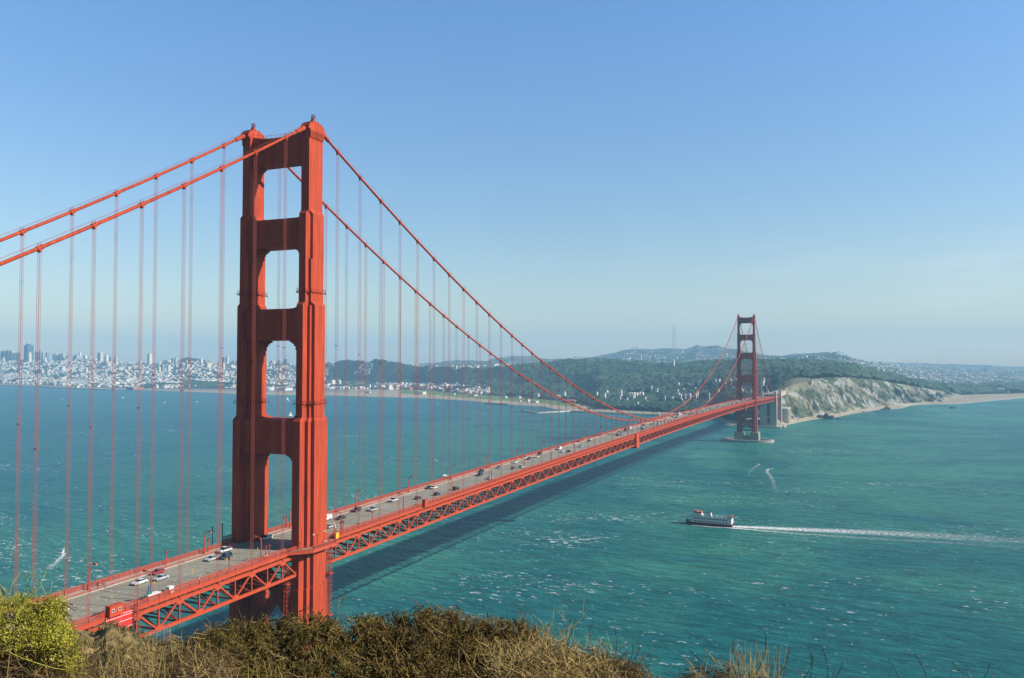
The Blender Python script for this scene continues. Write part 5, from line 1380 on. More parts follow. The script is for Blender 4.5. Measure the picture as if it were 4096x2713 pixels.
person('person', dk(-11.6, px_[1]+.05, .34), PI, 'person in pink on a bicycle on the far sidewalk', (.75, .08, .25), (.05, .05, .12), 'cycle')
for (x, y, rz, lab, sh, pa, po) in ((-11.2, px_[1]-2.4, PI, 'person in dark clothes walking beside the pink cyclist', (.04, .04, .05), (.05, .06, .1), 'walk'),
        (17.4, -3.2, .3, 'person in black by the walkway railing in front of the tower', (.03, .03, .03), (.06, .06, .08), 'stand'), (18.2, 2.4, 2.0, 'person in light blue leaning by the tower walkway railing', (.35, .5, .8), (.05, .07, .2), 'stand'),
        (16.6, -8.9, 1.0, 'person in green at the corner of the tower walkway', (.05, .35, .25), (.1, .1, .1), 'stand'), (12.2, 33.0, 0, 'person in black walking on the near sidewalk past the tower', (.03, .03, .04), (.04, .04, .06), 'walk'),
        (12.3, -52.0, 0, 'person in white standing on the near sidewalk before the tower', (.8, .8, .8), (.2, .2, .3), 'stand'), (-11.9, 3.5, 0, 'person in brown at the doorway of the far leg', (.35, .2, .1), (.1, .08, .08), 'walk'),
        (12.0, 156.0, 0, 'person in navy walking on the near sidewalk, far along', (.05, .06, .15), (.05, .05, .06), 'walk'), (12.1, 282.0, 0, 'person in white walking on the near sidewalk, farthest one', (.8, .8, .75), (.1, .1, .2), 'walk'),
        (-11.8, 150.0, PI, 'person in black walking on the far sidewalk beyond the tower', (.03, .03, .03), (.05, .05, .05), 'walk')):
    person('person', dk(x, y, .33), rz, lab, sh, pa, po)

# ------------------------------------------------------------------ ferry
fx, fy = 71.0, 479.5
fer = empty('ferry_boat', (fx, fy, 0), PI-0.02); tag(fer, 'white passenger ferry with dark red hull steaming across the strait', 'ferry')
HULL = mat('hull_red', (.13, .02, .03), .5, var=.15, vscale=.5); FWH = mat('ferry_white', (.72, .74, .76), .5, var=.05, vscale=.6); FOR = mat('ferry_orange', (.45, .10, .05), .5); TEAL = mat('deck_green', (.10, .22, .22), .7)
def loft(b, secs, m=0):
    v = []; n = len(secs[0])
    for s in secs: v += s
    q = [(i*n+j, i*n+(j+1), (i+1)*n+(j+1), (i+1)*n+j) for i in range(len(secs)-1) for j in range(n-1)]
    b.add(v, q, m=m, polys=[list(range(n))[::-1], [(len(secs)-1)*n+j for j in range(n)]])
b = MB(); secs = []
for x in np.linspace(-20, 20, 15):
    w = 5.0*(1-max(0, (x-8)/12.3)**2.0) if x > 8 else 5.0
    w = max(w, .25); top = 2.2+(1.5*max(0, (x-10)/10)**1.2)
    k = .72 if x < 8 else .72-.35*(x-8)/12
    secs.append([(x, -w, top), (x, -w*.98, 1.0), (x, -w*k, -1.0), (x, w*k, -1.0), (x, w*.98, 1.0), (x, w, top), (x, -w, top)])
loft(b, secs); b.build('hull', HULL, fer)
b = MB(); b.box(-19.7, 14.6, -4.7, 4.7, 2.4, 7.0, top=(-19.7, 13.0, -4.7, 4.7)); b.box(-19.9, 14.0, -4.9, 4.9, 4.7, 4.9); b.box(13.5, 16.5, -3.6, 3.6, 2.4, 4.2, top=(13.5, 15.6, -3.2, 3.2))
sup = b.build('superstructure', FWH, fer)
for zz, n0 in ((5.35, 11), (2.95, 11)):
    for k in range(n0):
        x = 10.9-2.62*k
        for s in (-1, 1):
            b = MB(); b.box(x-.85, x+.85, s*4.70-.03, s*4.70+.03, zz, zz+.85); b.build('window', GLASS, sup)
b = MB(); b.box(-19.9, 15.2, -4.85, 4.85, 7.0, 7.16); b.build('upper_deck', TEAL, fer)
b = MB()
for s in (-1, 1):
    b.box(-19.8, 12.5, s*4.8-.05, s*4.8+.05, 8.05, 8.15); b.box(-19.8, 12.5, s*4.8-.03, s*4.8+.03, 7.6, 7.66)
    for x in np.arange(-19.8, 12.6, 1.9): b.box(x-.05, x+.05, s*4.8-.05, s*4.8+.05, 7.1, 8.1)
b.build('deck_railing', FWH, fer)
b = MB(); b.box(5.0, 12.8, -3.0, 3.0, 7.15, 9.6, top=(6.2, 12.4, -2.9, 2.9)); b.box(9.2, 12.6, -2.9, 2.9, 9.6, 11.6, top=(9.4, 12.2, -2.7, 2.7)); ph = b.build('pilothouse', FWH, fer)
b = MB(); b.box(9.3, 12.62, -2.93, 2.93, 10.2, 11.0); b.build('window', GLASS, ph)
b = MB(); b.box(5.6, 9.2, -2.95, 2.95, 9.7, 11.1, top=(6.4, 9.2, -2.8, 2.8)); b.build('funnel_housing', FOR, ph)
b = MB(); b.box(9.0, 12.9, -3.1, 3.1, 11.6, 11.75); b.build('roof', FOR, ph)
b = MB(); b.cyl(9.3, 0, 11.7, 15.2, .16, 6); b.box(9.2, 9.4, -1.5, 1.5, 13.6, 13.75); b.box(9.1, 9.5, -.2, .2, 15.2, 15.8); b.build('mast', BLACKM, fer)
b = MB(); b.box(-2.6, 1.9, -1.6, 1.6, 7.15, 10.6, top=(-1.6, 1.6, -1.5, 1.5)); fu = b.build('funnel', FWH, fer)
b = MB(); b.box(-1.66, 1.66, -1.56, 1.56, 10.6, 11.1); b.build('funnel_cap', BLACKM, fu)
b = MB(); b.box(15.2, 23.2, -.75, .75, 5.5, 6.3, top=(15.2, 22.6, -.6, .6)); b.box(22.2, 22.35, -.05, .05, 6.3, 7.4); b.build('gangway', WHITE, fer)
b = MB()
for s in (-1, 1):
    for x in (-19.4, -16.9, -14.3): b.box(x-.15, x+.15, s*4.6-.15, s*4.6+.15, 7.1, 9.4)
b.box(-19.8, -18.9, -4.7, 4.7, 9.0, 9.3); b.box(-19.7, -18.6, -4.0, -2.2, 7.1, 8.2); b.box(-19.7, -18.6, 2.2, 4.0, 7.1, 8.2); b.build('stern_frame', FOR, fer)
b = MB()
for x in (-12.5, -9, -5.5): b.box(x-.8, x+.8, -3.8, -2.9, 7.16, 7.9)
for x in (-15, -7.5): b.box(x-.6, x+.6, 2.6, 3.6, 7.16, 8.2)
b.build('deck_locker', FWH, fer)
random.seed(3)
for i, (x, yv, lab) in enumerate(((-3.8, 2.6, 'passenger in black right behind the ferry funnel'), (-6.2, 3.3, 'passenger in grey near the middle of the ferry roof deck'), (-8.8, 2.2, 'passenger in dark blue on the ferry roof deck'), (-11.2, 3.5, 'passenger in red jacket on the ferry roof deck'),
                          (-13.4, 2.9, 'passenger in black toward the ferry stern'), (-16.0, 3.3, 'passenger in brown nearest the ferry stern'), (3.4, 3.6, 'passenger in white beside the ferry pilothouse'))):
    p_ = Vector((x, yv, 7.17)); p_.rotate(fer.rotation_euler); c_ = [(.03, .03, .03), (.3, .3, .3), (.03, .05, .15), (.4, .03, .03), (.03, .03, .04), (.2, .12, .07), (.8, .8, .8)][i]
    person('person', (fx+p_.x, fy+p_.y, p_.z), random.uniform(0, 6), lab, c_, (.06, .06, .08), 'stand', 1.05)
# foam round the hull and the wake astern
def strip_from(pts, w0, w1, d0, d1, name, lab, off=0.0):
    pts = np.array(pts, float); t = np.gradient(pts, axis=0); t /= np.linalg.norm(t, axis=1)[:, None]; nn_ = np.stack([-t[:, 1], t[:, 0]], -1); f = np.linspace(0, 1, len(pts))[:, None]
    w = w0+(w1-w0)*f; foam_strip(name, pts+nn_*w/2+nn_*off, pts-nn_*w/2+nn_*off, (d0+(d1-d0)*f[:, 0]), lab)
def dense(pts, n): pts = np.array(pts, float); s = np.linspace(0, len(pts)-1, n); return np.stack([np.interp(s, range(len(pts)), pts[:, i]) for i in range(2)], -1)
strip_from(dense([(58, 472.5), (70, 471.6), (82, 472.5)], 12), 3.5, 6, 1.8, 1.6, 'bow_wave', 'white bow wave curling along the ferry hull')
strip_from(dense([(82, 473.5), (96, 473), (118, 472), (150, 470)], 20), 5, 10, 1.4, .8, 'ferry_wake', 'white side wave spreading behind the ferry')
strip_from(dense([(90, 480), (144, 489), (202, 500), (262, 507), (340, 514)], 60), 12, 62, 1.3, .52, 'ferry_wake', 'long white wake trailing behind the ferry')
strip_from(dense([(150, 471), (200, 474), (262, 482), (330, 486)], 40), 12, 30, .75, .5, 'ferry_wake', 'outer streak of the ferry wake')

# kiteboarders and their kites, windsurfer, sailboats, sea birds
SAILM = mat('sail_cloth', (.82, .82, .80), .7); GREENK = mat('kite_green', (.12, .75, .25), .6); PINKK = mat('kite_pink', (.8, .45, .45), .6)
def wp(px, py, D): x, y = XY(px, D); return (float(x), float(y), CAM[2]+D*float(slope(py)))
def kite(px, py, D, r, m1, m2, lab):
    t = empty('power_kite', wp(px, py, D), -YAW); tag(t, lab, 'kite')
    b = MB(); v = []; n = 13
    for i in range(n):
        a = -1.1+2.2*i/(n-1); c = .55*math.cos(a*.9)+.2; x_ = r*math.sin(a)*1.0; z_ = r*(math.cos(a)-.6)
        x2 = x_*.6+z_*.8; z2 = -x_*.8*.9+z_*.6
        for (dy, th) in ((-c, 0), (c, 0), (c, .12), (-c, .12)): v.append((x2, dy*.9, z2+th))
    q = [(i*4+k, i*4+(k+1) % 4, i*4+4+(k+1) % 4, i*4+4+k) for i in range(n-1) for k in range(4)]
    mi = [0 if i < (n-1)*.55 else 1 for i in range(n-1) for k in range(4)]
    b.add(v, q, m=np.array(mi)); b.build('canopy', [m1, m2], t)
kite(2990, 1791, 1120, 3.4, SAILM, GREENK, 'white and green kite flying low before the far pier')
kite(3043, 1819, 1075, 3.4, SAILM, PINKK, 'pale pink kite flying right of the green one')
kite(1745, 1847, 900, 3.4, SAILM, mat('kite_red', (.6, .1, .08), .6), 'white and red kite over the bay side water left of the deck')
def rider(x, y, lab, rz=0):
    person('person', (x, y, .1), rz, lab, (.02, .02, .03), (.02, .02, .03), 'walk')
    t = empty('kite_board', (x, y, .05), rz); tag(t, 'board under the '+lab.split(' beneath')[0].replace('person in black ', 'rider '), 'board'); b = MB(); b.box(-.75, .75, -.22, .22, 0, .08); b.build('deck', WHITE, t)
rider(60, 947, 'person in black riding a board at the thinner curved wake')
rider(83, 900, 'person in black riding a board at the broad curved wake')
strip_from(dense([(57, 946), (61, 936), (59, 926), (58, 904), (57, 875), (58, 843), (66, 813), (71, 784)], 40), 3.5, 5, 1.05, .5, 'board_wake', 'thin curved white wake of a kiteboard')
strip_from(dense([(83, 899), (77, 893), (77, 880), (79, 857), (87, 822), (94, 778), (100, 737), (108, 682)], 46), 6, 10, 1.15, .5, 'board_wake', 'broad curved white wake of a kiteboard')
strip_from(dense([(-343, 184), (-332, 172), (-322, 160), (-311, 147)], 24), 4, 10, 1.1, .7, 'board_wake', 'white wake of the windsurfer on the bay side')
def sail(name, x, y, h, lab, heel=.12, boat=True):
    t = empty(name, (x, y, 0), -YAW+.5); tag(t, lab, 'sailboat' if boat else 'windsurf board')
    b = MB(); L_ = h*.42
    loft(b, [[(xx, -w_, .02*h*2), (xx, 0, -.3), (xx, w_, .02*h*2), (xx, -w_, .02*h*2)] for xx, w_ in ((-L_, .10*h), (0, .13*h), (L_*.6, .1*h), (L_, .01*h))]); b.build('hull', WHITE, t)
    b = MB(); b.tube([(0, 0, 0), (0, heel*h, h)], .012*h, 5); b.build('mast', GALV, t)
    b = MB(); b.add([(-.02*h, 0, .1*h), (-.42*h, .02*h, .12*h), (-.16*h, heel*h*.6, .6*h), (-.01*h, heel*h, h), (-.02*h, .03, .1*h), (-.42*h, .02*h+.03, .12*h), (-.16*h, heel*h*.6+.03, .6*h), (-.01*h, heel*h+.03, h)], [(0, 1, 2, 3), (7, 6, 5, 4), (0, 4, 5, 1), (1, 5, 6, 2), (2, 6, 7, 3), (3, 7, 4, 0)]); b.build('sail', SAILM, t)
    if boat:
        b = MB(); b.add([(.02*h, 0, .1*h), (.36*h, 0, .1*h), (.03*h, heel*h*.8, .8*h), (.02*h, .03, .1*h), (.36*h, .03, .1*h), (.03*h, heel*h*.8+.03, .8*h)], [(0, 3, 4, 1), (1, 4, 5, 2), (2, 5, 3, 0)], [(0, 1, 2), (5, 4, 3)]); b.build('jib', SAILM, t)
    return t
sail('windsurf_board', -343, 184, 4.6, 'windsurfer with a clear sail ahead of a short wake', .1, False)
for (px, py, hpx, lab) in ((1165, 1666, 20, 'white sailboat just above the lowest opened strut of the near tower'), (1151, 1600, 12, 'white sailboat farther out, seen through the near tower'), (1156, 1606, 6, 'tiny dinghy beside the farther sailboat in the tower opening'),
                         (660, 1612, 7, 'small white sail on the bay left of the near tower'), (790, 1610, 7, 'small white sail nearer to the near tower on the bay'), (494, 1593, 7, 'small white sail on the bay farther left'),
                         (250, 1601, 5, 'tiny white sail low off the left harbour wall'), (1423, 1596, 5, 'tiny pale sail right of the near tower'), (1641, 1602, 4, 'tiny pale sail off the green field'), (1753, 1615, 5, 'tiny pale sail between suspenders off the green field'), (1952, 1631, 4, 'tiny pale sail off the small dark pier')):
    x, y = ground(px, py); D = CAM[2]/(-float(slope(py))); sail('sail_boat', x, y, hpx/FPX*D, lab)
t = empty('harbour_boat', (*ground(1780, 1907), 0), 1.0); tag(t, 'white motor boat half hidden behind the far railing', 'boat')
b = MB(); loft(b, [[(xx, -w_, 1.1), (xx, 0, -.3), (xx, w_, 1.1), (xx, -w_, 1.1)] for xx, w_ in ((-5, 1.5), (0, 1.7), (3, 1.3), (5, .1))]); b.build('hull', WHITE, t); b = MB(); b.box(-2.5, 1.5, -1, 1, 1.1, 2.6); b.build('cabin', WHITE, t)
# ------------------------------------------------------------------ the headland under the camera
TCR = tab('-400 2720 150 2700 250 2560 288 2527 314 2515 360 2522 392 2530 425 2516 441 2494 458 2492 490 2506 523 2512 556 2533 582 2548 598 2562 621 2577 654 2575 687 2562 700 2552 743 2580 780 2600 850 2680 1000 2760 5000 2900')
th = np.concatenate([np.linspace(-PI, -.9, 40)[:-1], np.linspace(-.9, .75, 700)[:-1], np.linspace(.75, PI, 40)])
rr = np.concatenate([[0.01], np.geomspace(0.6, 12, 60), np.geomspace(12.5, 70, 90), np.linspace(71, 150, 130), np.geomspace(152, 560, 40)])
TH, RR = np.meshgrid(th, rr)
aw = YAW+TH; HX = CAM[0]+RR*np.sin(aw); HY = CAM[1]+RR*np.cos(aw)
sl_ = np.interp(TH*180/PI, [-180, -120, -90, -60, -30, 40, 90, 130, 180], [-.05, .2, .40, .62, .80, .80, .65, .2, -.05])
HZ = 136.85-.2*np.minimum(RR, 8)-sl_*np.maximum(RR-8, 0)
PXH = np.tan(np.clip(TH, -1.2, 1.2))*FPX+PW/2; DH = RR*np.cos(TH)
rc = np.interp(PXH, [590, 640], [95.0, 124.0]); sc_ = slope(itp(PXH, TCR))
ins = (np.abs(TH) < 1.15) & (DH > 9)
zc_ = CAM[2]+DH*(sc_-.13*np.clip(1-DH/rc, 0, 1))-np.maximum(DH-rc, 0)*1.1
rk = (fbm(HX/7, HY/7, 5, 3)-.5)*3.2*np.clip((DH-40)/30, 0, 1)*np.clip((rc-DH)/6+.25, 0, 1)
zc_ = zc_+rk-np.abs(fbm(HX/3.2+HY/9, HY/3.2, 4, 8)-.5)*2.2*np.clip((DH-40)/30, 0, 1)*np.clip((rc-DH)/8+.1, 0, 1)
HZ = np.where(ins, np.maximum(HZ, zc_), HZ); HZ = HZ+(fbm(HX/1.1, HY/1.1, 4, 5)-.5)*.25*np.clip(RR/2, 0, 1)+(fbm(HX/25, HY/25, 4, 6)-.5)*10*np.clip((RR-150)/60, 0, 1)
HZ = HZ+(fbm(HX/1.3, HY/1.3, 5, 25)-.5)*.9*np.clip((RR-30)/30, 0, 1)
HZ = np.maximum(HZ, -6)
n1 = fbm(HX/5, HY/5, 5, 15); n2 = fbm(HX/1.7, HY/1.7, 4, 16); n3 = fbm(HX/14, HY/14, 3, 18)
c = mixc(np.broadcast_to(np.array((.36, .24, .10)), HX.shape+(3,)), np.array((.20, .145, .06)), (n1-.45)*6)
c = mixc(c, np.array((.075, .07, .022)), (n2-.50)*9+(n3-.5)*3); c = np.where((RR < 12)[..., None], np.array((.06, .045, .025)), c)
b = MB(); V, Q = grid_mesh(np.stack([HX, HY, HZ], -1)); b.add(V, Q)
tag(b.build('headland_ground', attrmat('headland_rock', .95, .5, 1.2, .35, .8), cover=c.reshape(-1, 3)), 'dry rocky headland falling away below the viewpoint', None, None, 'structure')
# chain link fence on the far edge of the headland
fp = [wp(px, py, 118) for px, py in ((596, 2572), (612, 2573), (640, 2571), (668, 2563), (692, 2556))]
t = empty('chain_link_fence', fp[0]); tag(t, 'grey chain link fence with a gate frame on the headland edge', 'fence'); f0 = np.array(fp[0])
for i, p_ in enumerate(fp):
    q_ = np.array(p_)-f0; b = MB(); b.beam(q_+(0, 0, -1.2), q_+(0, 0, 1.75 if i != 3 else 2.0), .07, .07); b.build('post', GALV, t)
b = MB()
for a_, c_ in zip(fp[:-1], fp[1:]):
    a_ = np.array(a_)-f0; c_ = np.array(c_)-f0; L_ = np.linalg.norm(c_-a_)
    for zz in (.1, .9, 1.65): b.beam(a_+(0, 0, zz), c_+(0, 0, zz), .04, .04)
    n = int(L_/.16)
    for k in range(-8, n):
        f1 = max(0, k/n); f2 = min(1, (k+9)/n); z1 = .1 if k >= 0 else .1+1.55*(-k)/9; z2 = 1.65 if k+9 <= n else 1.65-1.55*(k+9-n)/9
        b.beam(a_+(c_-a_)*f1+(0, 0, z1), a_+(c_-a_)*f2+(0, 0, z2), .012, .012); b.beam(a_+(c_-a_)*f1+(0, 0, 1.75-z1), a_+(c_-a_)*f2+(0, 0, 1.75-z2), .012, .012)
b.build('wire_mesh', GALV, t)

# ------------------------------------------------------------------ foreground shrubs and grasses
def leafmat(nm, cols, scale=9.0, rough=.6, trans=0.15):
    m, nt, b = newmat(nm)
    geo = nt.nodes.new('ShaderNodeNewGeometry'); nz = nt.nodes.new('ShaderNodeTexNoise'); nz.inputs['Scale'].default_value = scale; nz.inputs['Detail'].default_value = 5; nz.inputs['Roughness'].default_value = .8
    nt.links.new(geo.outputs['Position'], nz.inputs['Vector']); cr = nt.nodes.new('ShaderNodeValToRGB')
    el = cr.color_ramp.elements; el[0].position = .33; el[0].color = (*cols[0], 1); el[1].position = .70; el[1].color = (*cols[-1], 1)
    if len(cols) > 2: e = el.new(.5); e.color = (*cols[1], 1)
    nt.links.new(nz.outputs['Fac'], cr.inputs['Fac']); nt.links.new(cr.outputs['Color'], b.inputs['Base Color']); b.inputs['Roughness'].default_value = rough
    b.inputs['Specular IOR Level'].default_value = .3
    return m
LG = np.random.default_rng(21)
def nrm(v): return v/(np.linalg.norm(v, axis=-1, keepdims=True)+1e-9)
def paths(P, Dd, L, K, wob, lift=0.0):
    """N curved paths of K points"""
    N = len(P); out = np.zeros((N, K, 3)); out[:, 0] = P; d = nrm(Dd.copy()); st = (L/(K-1))[:, None]
    for k in range(1, K):
        d = nrm(d+LG.normal(0, wob, (N, 3))+np.array((0, 0, lift))); out[:, k] = out[:, k-1]+d*st
    return out
def tubes(b, P, r0, r1, m=0, n=3):
    N, K, _ = P.shape; tg = nrm(np.gradient(P, axis=1)); up = np.broadcast_to(np.array((.31, .52, .2)), tg.shape); a = nrm(np.cross(tg, up)); c = np.cross(a, tg)
    f = np.linspace(0, 1, K)[None, :, None]; r = (np.asarray(r0).reshape(-1, 1, 1)*(1-f)+np.asarray(r1).reshape(-1, 1, 1)*f)
    ang = np.arange(n)*2*PI/n
    V = P[:, :, None, :]+r[..., None]*(a[:, :, None, :]*np.cos(ang)[None, None, :, None]+c[:, :, None, :]*np.sin(ang)[None, None, :, None])
    base = np.arange(N)[:, None, None]*(K*n); i = np.arange(K-1)[None, :, None]*n; j = np.arange(n)[None, None, :]; j2 = (j+1) % n
    q = np.stack(np.broadcast_arrays(base+i+j, base+i+j2, base+i+n+j2, base+i+n+j), -1).reshape(-1, 4)
    b.add(V.reshape(-1, 3), q, m=m)
def leaves(b, C, U, L, W, m=0):
    N = len(C); U = nrm(U); S = nrm(np.cross(U, LG.normal(0, 1, (N, 3)))); L = np.broadcast_to(L, N)[:, None]; W = np.broadcast_to(W, N)[:, None]; nn_ = np.cross(U, S)
    V = np.stack([C, C+U*L*.5+S*W*.5+nn_*W*.25, C+U*L, C+U*L*.5-S*W*.5+nn_*W*.25], 1)
    b.add(V.reshape(-1, 3), (np.arange(N)[:, None]*4+np.arange(4)[None]), m=m)
TOC = np.array((-math.sin(YAW), -math.cos(YAW), 0.0))     # horizontally back to the viewer
RT = np.array((RH[0], RH[1], 0.0))
def canopy_points(N, p0, p1, prof, D0, D1, deep, pw=1.0):
    """points on the leafy face of a shrub: py from the outline down to the foot, nearer as it goes lower"""
    px = LG.uniform(p0, p1, N); f = LG.uniform(0, 1, N)**pw; top = itp(px, prof); py = top+f*deep
    D = D0+(D1-D0)*np.clip(f*1.2, 0, 1)+LG.normal(0, .22, N)
    x, y = XY(px, D); return np.stack([x, y, CAM[2]+D*slope(py)], -1), f
def shrub(name, lab, p0, p1, prof, D0, D1, deep, N, shoot, leafL, leafW, nleaf, mats, twig=.0022, spiky=.35, bare=0, clusters=0, cl_r=.03, up=.8, wob=.18, cat='shrub', clump=0, bare_r=.0026):
    t = empty(name, wp((p0+p1)/2, 2900, (D0+D1)/2)); tag(t, lab, cat); o0 = np.array(t.location)
    prof = tab(prof)
    tips, f = canopy_points(N, p0, p1, prof, D0, D1, deep)
    if clump:
        cc_, _ = canopy_points(clump, p0, p1, prof, D0, D1, deep); di = ((tips[:, None, :]-cc_[None])**2).sum(-1); tips = tips*.35+cc_[di.argmin(1)]*.65
    L = LG.uniform(shoot*.5, shoot, N); L = L*np.where(f < .06, 1.25, 1.0)
    # shoots grow outward and upward; start so that their tip meets the canopy face
    dr = nrm(np.array((0, 0, 1.0))*up+TOC*(.1+.7*f[:, None])+RT*LG.normal(0, spiky, (N, 1))+LG.normal(0, spiky*.8, (N, 3)))
    P = paths(tips-dr*L[:, None]-o0, dr, L, 7, wob*.5, .02)
    b = MB(); tubes(b, P, np.full(N, twig*1.3), np.full(N, twig*.5)); b.build('stem', mats[0], t)
    if nleaf:
        b = MB(); k = np.repeat(np.arange(N), nleaf); u = LG.uniform(.15, 1, len(k))*6; i = np.clip(np.floor(u).astype(int), 0, 5); fr = (u-i)[:, None]
        C = P[k, i]*(1-fr)+P[k, i+1]*fr; T = nrm(P[k, i+1]-P[k, i]); U = T*.8+LG.normal(0, .6, (len(k), 3))
        leaves(b, C, U, LG.uniform(.6, 1.2, len(k))*leafL, LG.uniform(.7, 1.2, len(k))*leafW); b.build('foliage', mats[1], t)
    if clusters:
        b = MB(); k = np.repeat(np.arange(N), clusters); C = P[k, -1]+LG.normal(0, cl_r*.5, (len(k), 3)); leaves(b, C, LG.normal(0, 1, (len(k), 3))+np.array((0, 0, .5)), leafL*LG.uniform(.7, 1.2, len(k)), leafW); b.build('flower_tuft' if cat == 'x' else 'leaf_tuft', mats[2 if len(mats) > 2 else 1], t)
    if bare:
        pts, f2 = canopy_points(bare, p0, p1, prof, D0-.05, D1-.1, deep); Lb = LG.uniform(.12, .42, bare)
        db = nrm(RT*LG.normal(0, 1, (bare, 1))+np.array((0, 0, .5))+TOC*.25+LG.normal(0, .3, (bare, 3)))
        Pb = paths(pts-db*Lb[:, None]*.6-o0, db, Lb, 9, .22, .03); b = MB(); tubes(b, Pb, np.full(bare, bare_r), np.full(bare, bare_r*.4), n=4)
        # side twigs
        k = np.repeat(np.arange(bare), 4); j = LG.integers(2, 8, len(k)); Pt = paths(Pb[k, j], nrm(Pb[k, j]-Pb[k, j-1])+LG.normal(0, .6, (len(k), 3)), LG.uniform(.03, .14, len(k)), 5, .2, .04); tubes(b, Pt, np.full(len(k), .0022), np.full(len(k), .0009))
        b.build('bare_branch', mats[-1], t)
    return t
STEM = leafmat('brown_stem', [(.04, .025, .012), (.10, .06, .025), (.20, .13, .05)], 14)
STRAW = leafmat('straw_stem', [(.15, .10, .03), (.30, .21, .07), (.48, .35, .13)], 12)
GOLD = leafmat('golden_stem', [(.09, .055, .015), (.20, .13, .04), (.36, .25, .09)], 12)
OLIVE = leafmat('olive_leaf', [(.032, .032, .007), (.125, .098, .018), (.34, .25, .05)], 7)
RUSSET = leafmat('russet_leaf', [(.034, .028, .006), (.13, .092, .018), (.34, .23, .05)], 9)
YELLOW = leafmat('yellow_leaf', [(.06, .07, .008), (.26, .25, .02), (.68, .58, .08)], 8)
DUN = leafmat('dun_leaf', [(.04, .035, .018), (.11, .09, .045), (.26, .21, .11)], 10)
B1 = '500 2700 600 2650 727 2578 761 2530 820 2500 900 2478 1000 2470 1100 2462 1211 2450 1315 2440 1400 2445 1500 2448 1560 2446'
B2 = '1500 2450 1600 2444 1650 2430 1730 2418 1800 2430 1880 2440 1903 2448 1980 2470 2030 2462 2076 2474 2110 2490 2150 2520 2200 2640'
shrub('brown_shrub', 'broad brown shrub in front of the near tower foot', 640, 1560, B1, 7.0, 4.9, 330, 3800, .24, .021, .0085, 28, (STEM, OLIVE, GOLD), bare=75, clump=260)
shrub('brown_shrub', 'spiky topped brown shrub right of the broad one, against the water', 1490, 2150, B2, 6.6, 4.7, 330, 3200, .26, .021, .0085, 28, (STEM, RUSSET, GOLD), bare=40, clump=170)
B3 = '1940 2640 2000 2600 2100 2575 2180 2570 2250 2585 2318 2600 2400 2640 2460 2700'
shrub('bare_shrub', 'pale leafless twiggy shrub beside the spiky brown one', 1940, 2470, B3, 5.4, 4.6, 170, 900, .22, .008, .003, 5, (STRAW, DUN, STRAW), twig=.0032, bare=340, spiky=.5, bare_r=.0036)
B4 = '2270 2660 2330 2625 2400 2605 2480 2625 2540 2640 2600 2690 2620 2720'
shrub('low_shrub', 'low rounded rust brown shrub at the bottom, before open water', 2270, 2620, B4, 5.6, 5.0, 120, 900, .15, .011, .0045, 26, (STEM, RUSSET, GOLD), bare=20)
B5 = '2680 2700 2780 2668 2850 2655 2930 2660 3000 2680 3060 2710'
shrub('low_shrub', 'small thin shrub at the bottom edge below open water', 2690, 3060, B5, 5.6, 5.2, 70, 260, .16, .010, .004, 14, (STEM, RUSSET, STRAW), bare=26, spiky=.6)
B6 = '-200 2560 0 2555 200 2580 280 2610 400 2640 500 2668 600 2676 660 2650 760 2580 900 2600'
shrub('dry_scrub', 'grey brown tangled scrub along the lower left edge', -160, 900, B6, 5.6, 4.2, 150, 2200, .26, .010, .004, 12, (STEM, DUN, STRAW), bare=110, spiky=.6)
BA = '-300 2390 0 2388 52 2384 110 2392 173 2394 200 2408 215 2420 232 2470 262 2480 290 2520 318 2560 330 2600 300 2680'
t = shrub('coyote_brush', 'yellow green leafy bush filling the lower left corner', -260, 232, BA, 5.3, 4.4, 215, 760, .18, .012, .008, 8, (STEM, DUN, YELLOW), clusters=26, cl_r=.034, bare=60, clump=150)
shrub('coyote_brush', 'small yellow green side branch poking over the road', 205, 262, '200 2405 230 2400 262 2410', 5.0, 4.9, 60, 60, .12, .012, .009, 6, (STEM, YELLOW, YELLOW), clusters=26, cl_r=.034)
shrub('coyote_brush', 'right flank of the yellow green bush hanging over the rock', 215, 318, '215 2470 262 2484 290 2520 318 2575', 4.9, 4.4, 130, 260, .14, .012, .009, 6, (STEM, YELLOW, YELLOW), clusters=24, cl_r=.034)
DSTALK = mat('dark_stalk', (.05, .035, .02), .8)
def stalk(px0, py0, px1, py1, D, lab, m, seeds=0, r=.0026, curve=.1, group=None):
    a_ = np.array(wp(px0, py0, D)); c_ = np.array(wp(px1, py1, D)); n = 12; f = np.linspace(0, 1, n)[:, None]; mid = RT*curve*np.sin(f*PI)*np.linalg.norm(c_-a_)
    P = (c_-a_)*f+mid; t = empty('dry_stalk', a_); tag(t, lab, 'grass stalk', group)
    b = MB(); b.tube(P, np.linspace(r, r*.45, n), 5); b.build('stem', m, t)
    if seeds:
        b = MB(); k = LG.uniform(.62, 1.0, seeds)*(n-1); i = np.clip(np.floor(k).astype(int), 0, n-2); C = P[i]*(1-(k-i))[:, None]+P[i+1]*(k-i)[:, None]; T = nrm(P[i+1]-P[i]); leaves(b, C, T+LG.normal(0, .25, (seeds, 3)), .016, .006); b.build('seed_head', m, t)
    return t
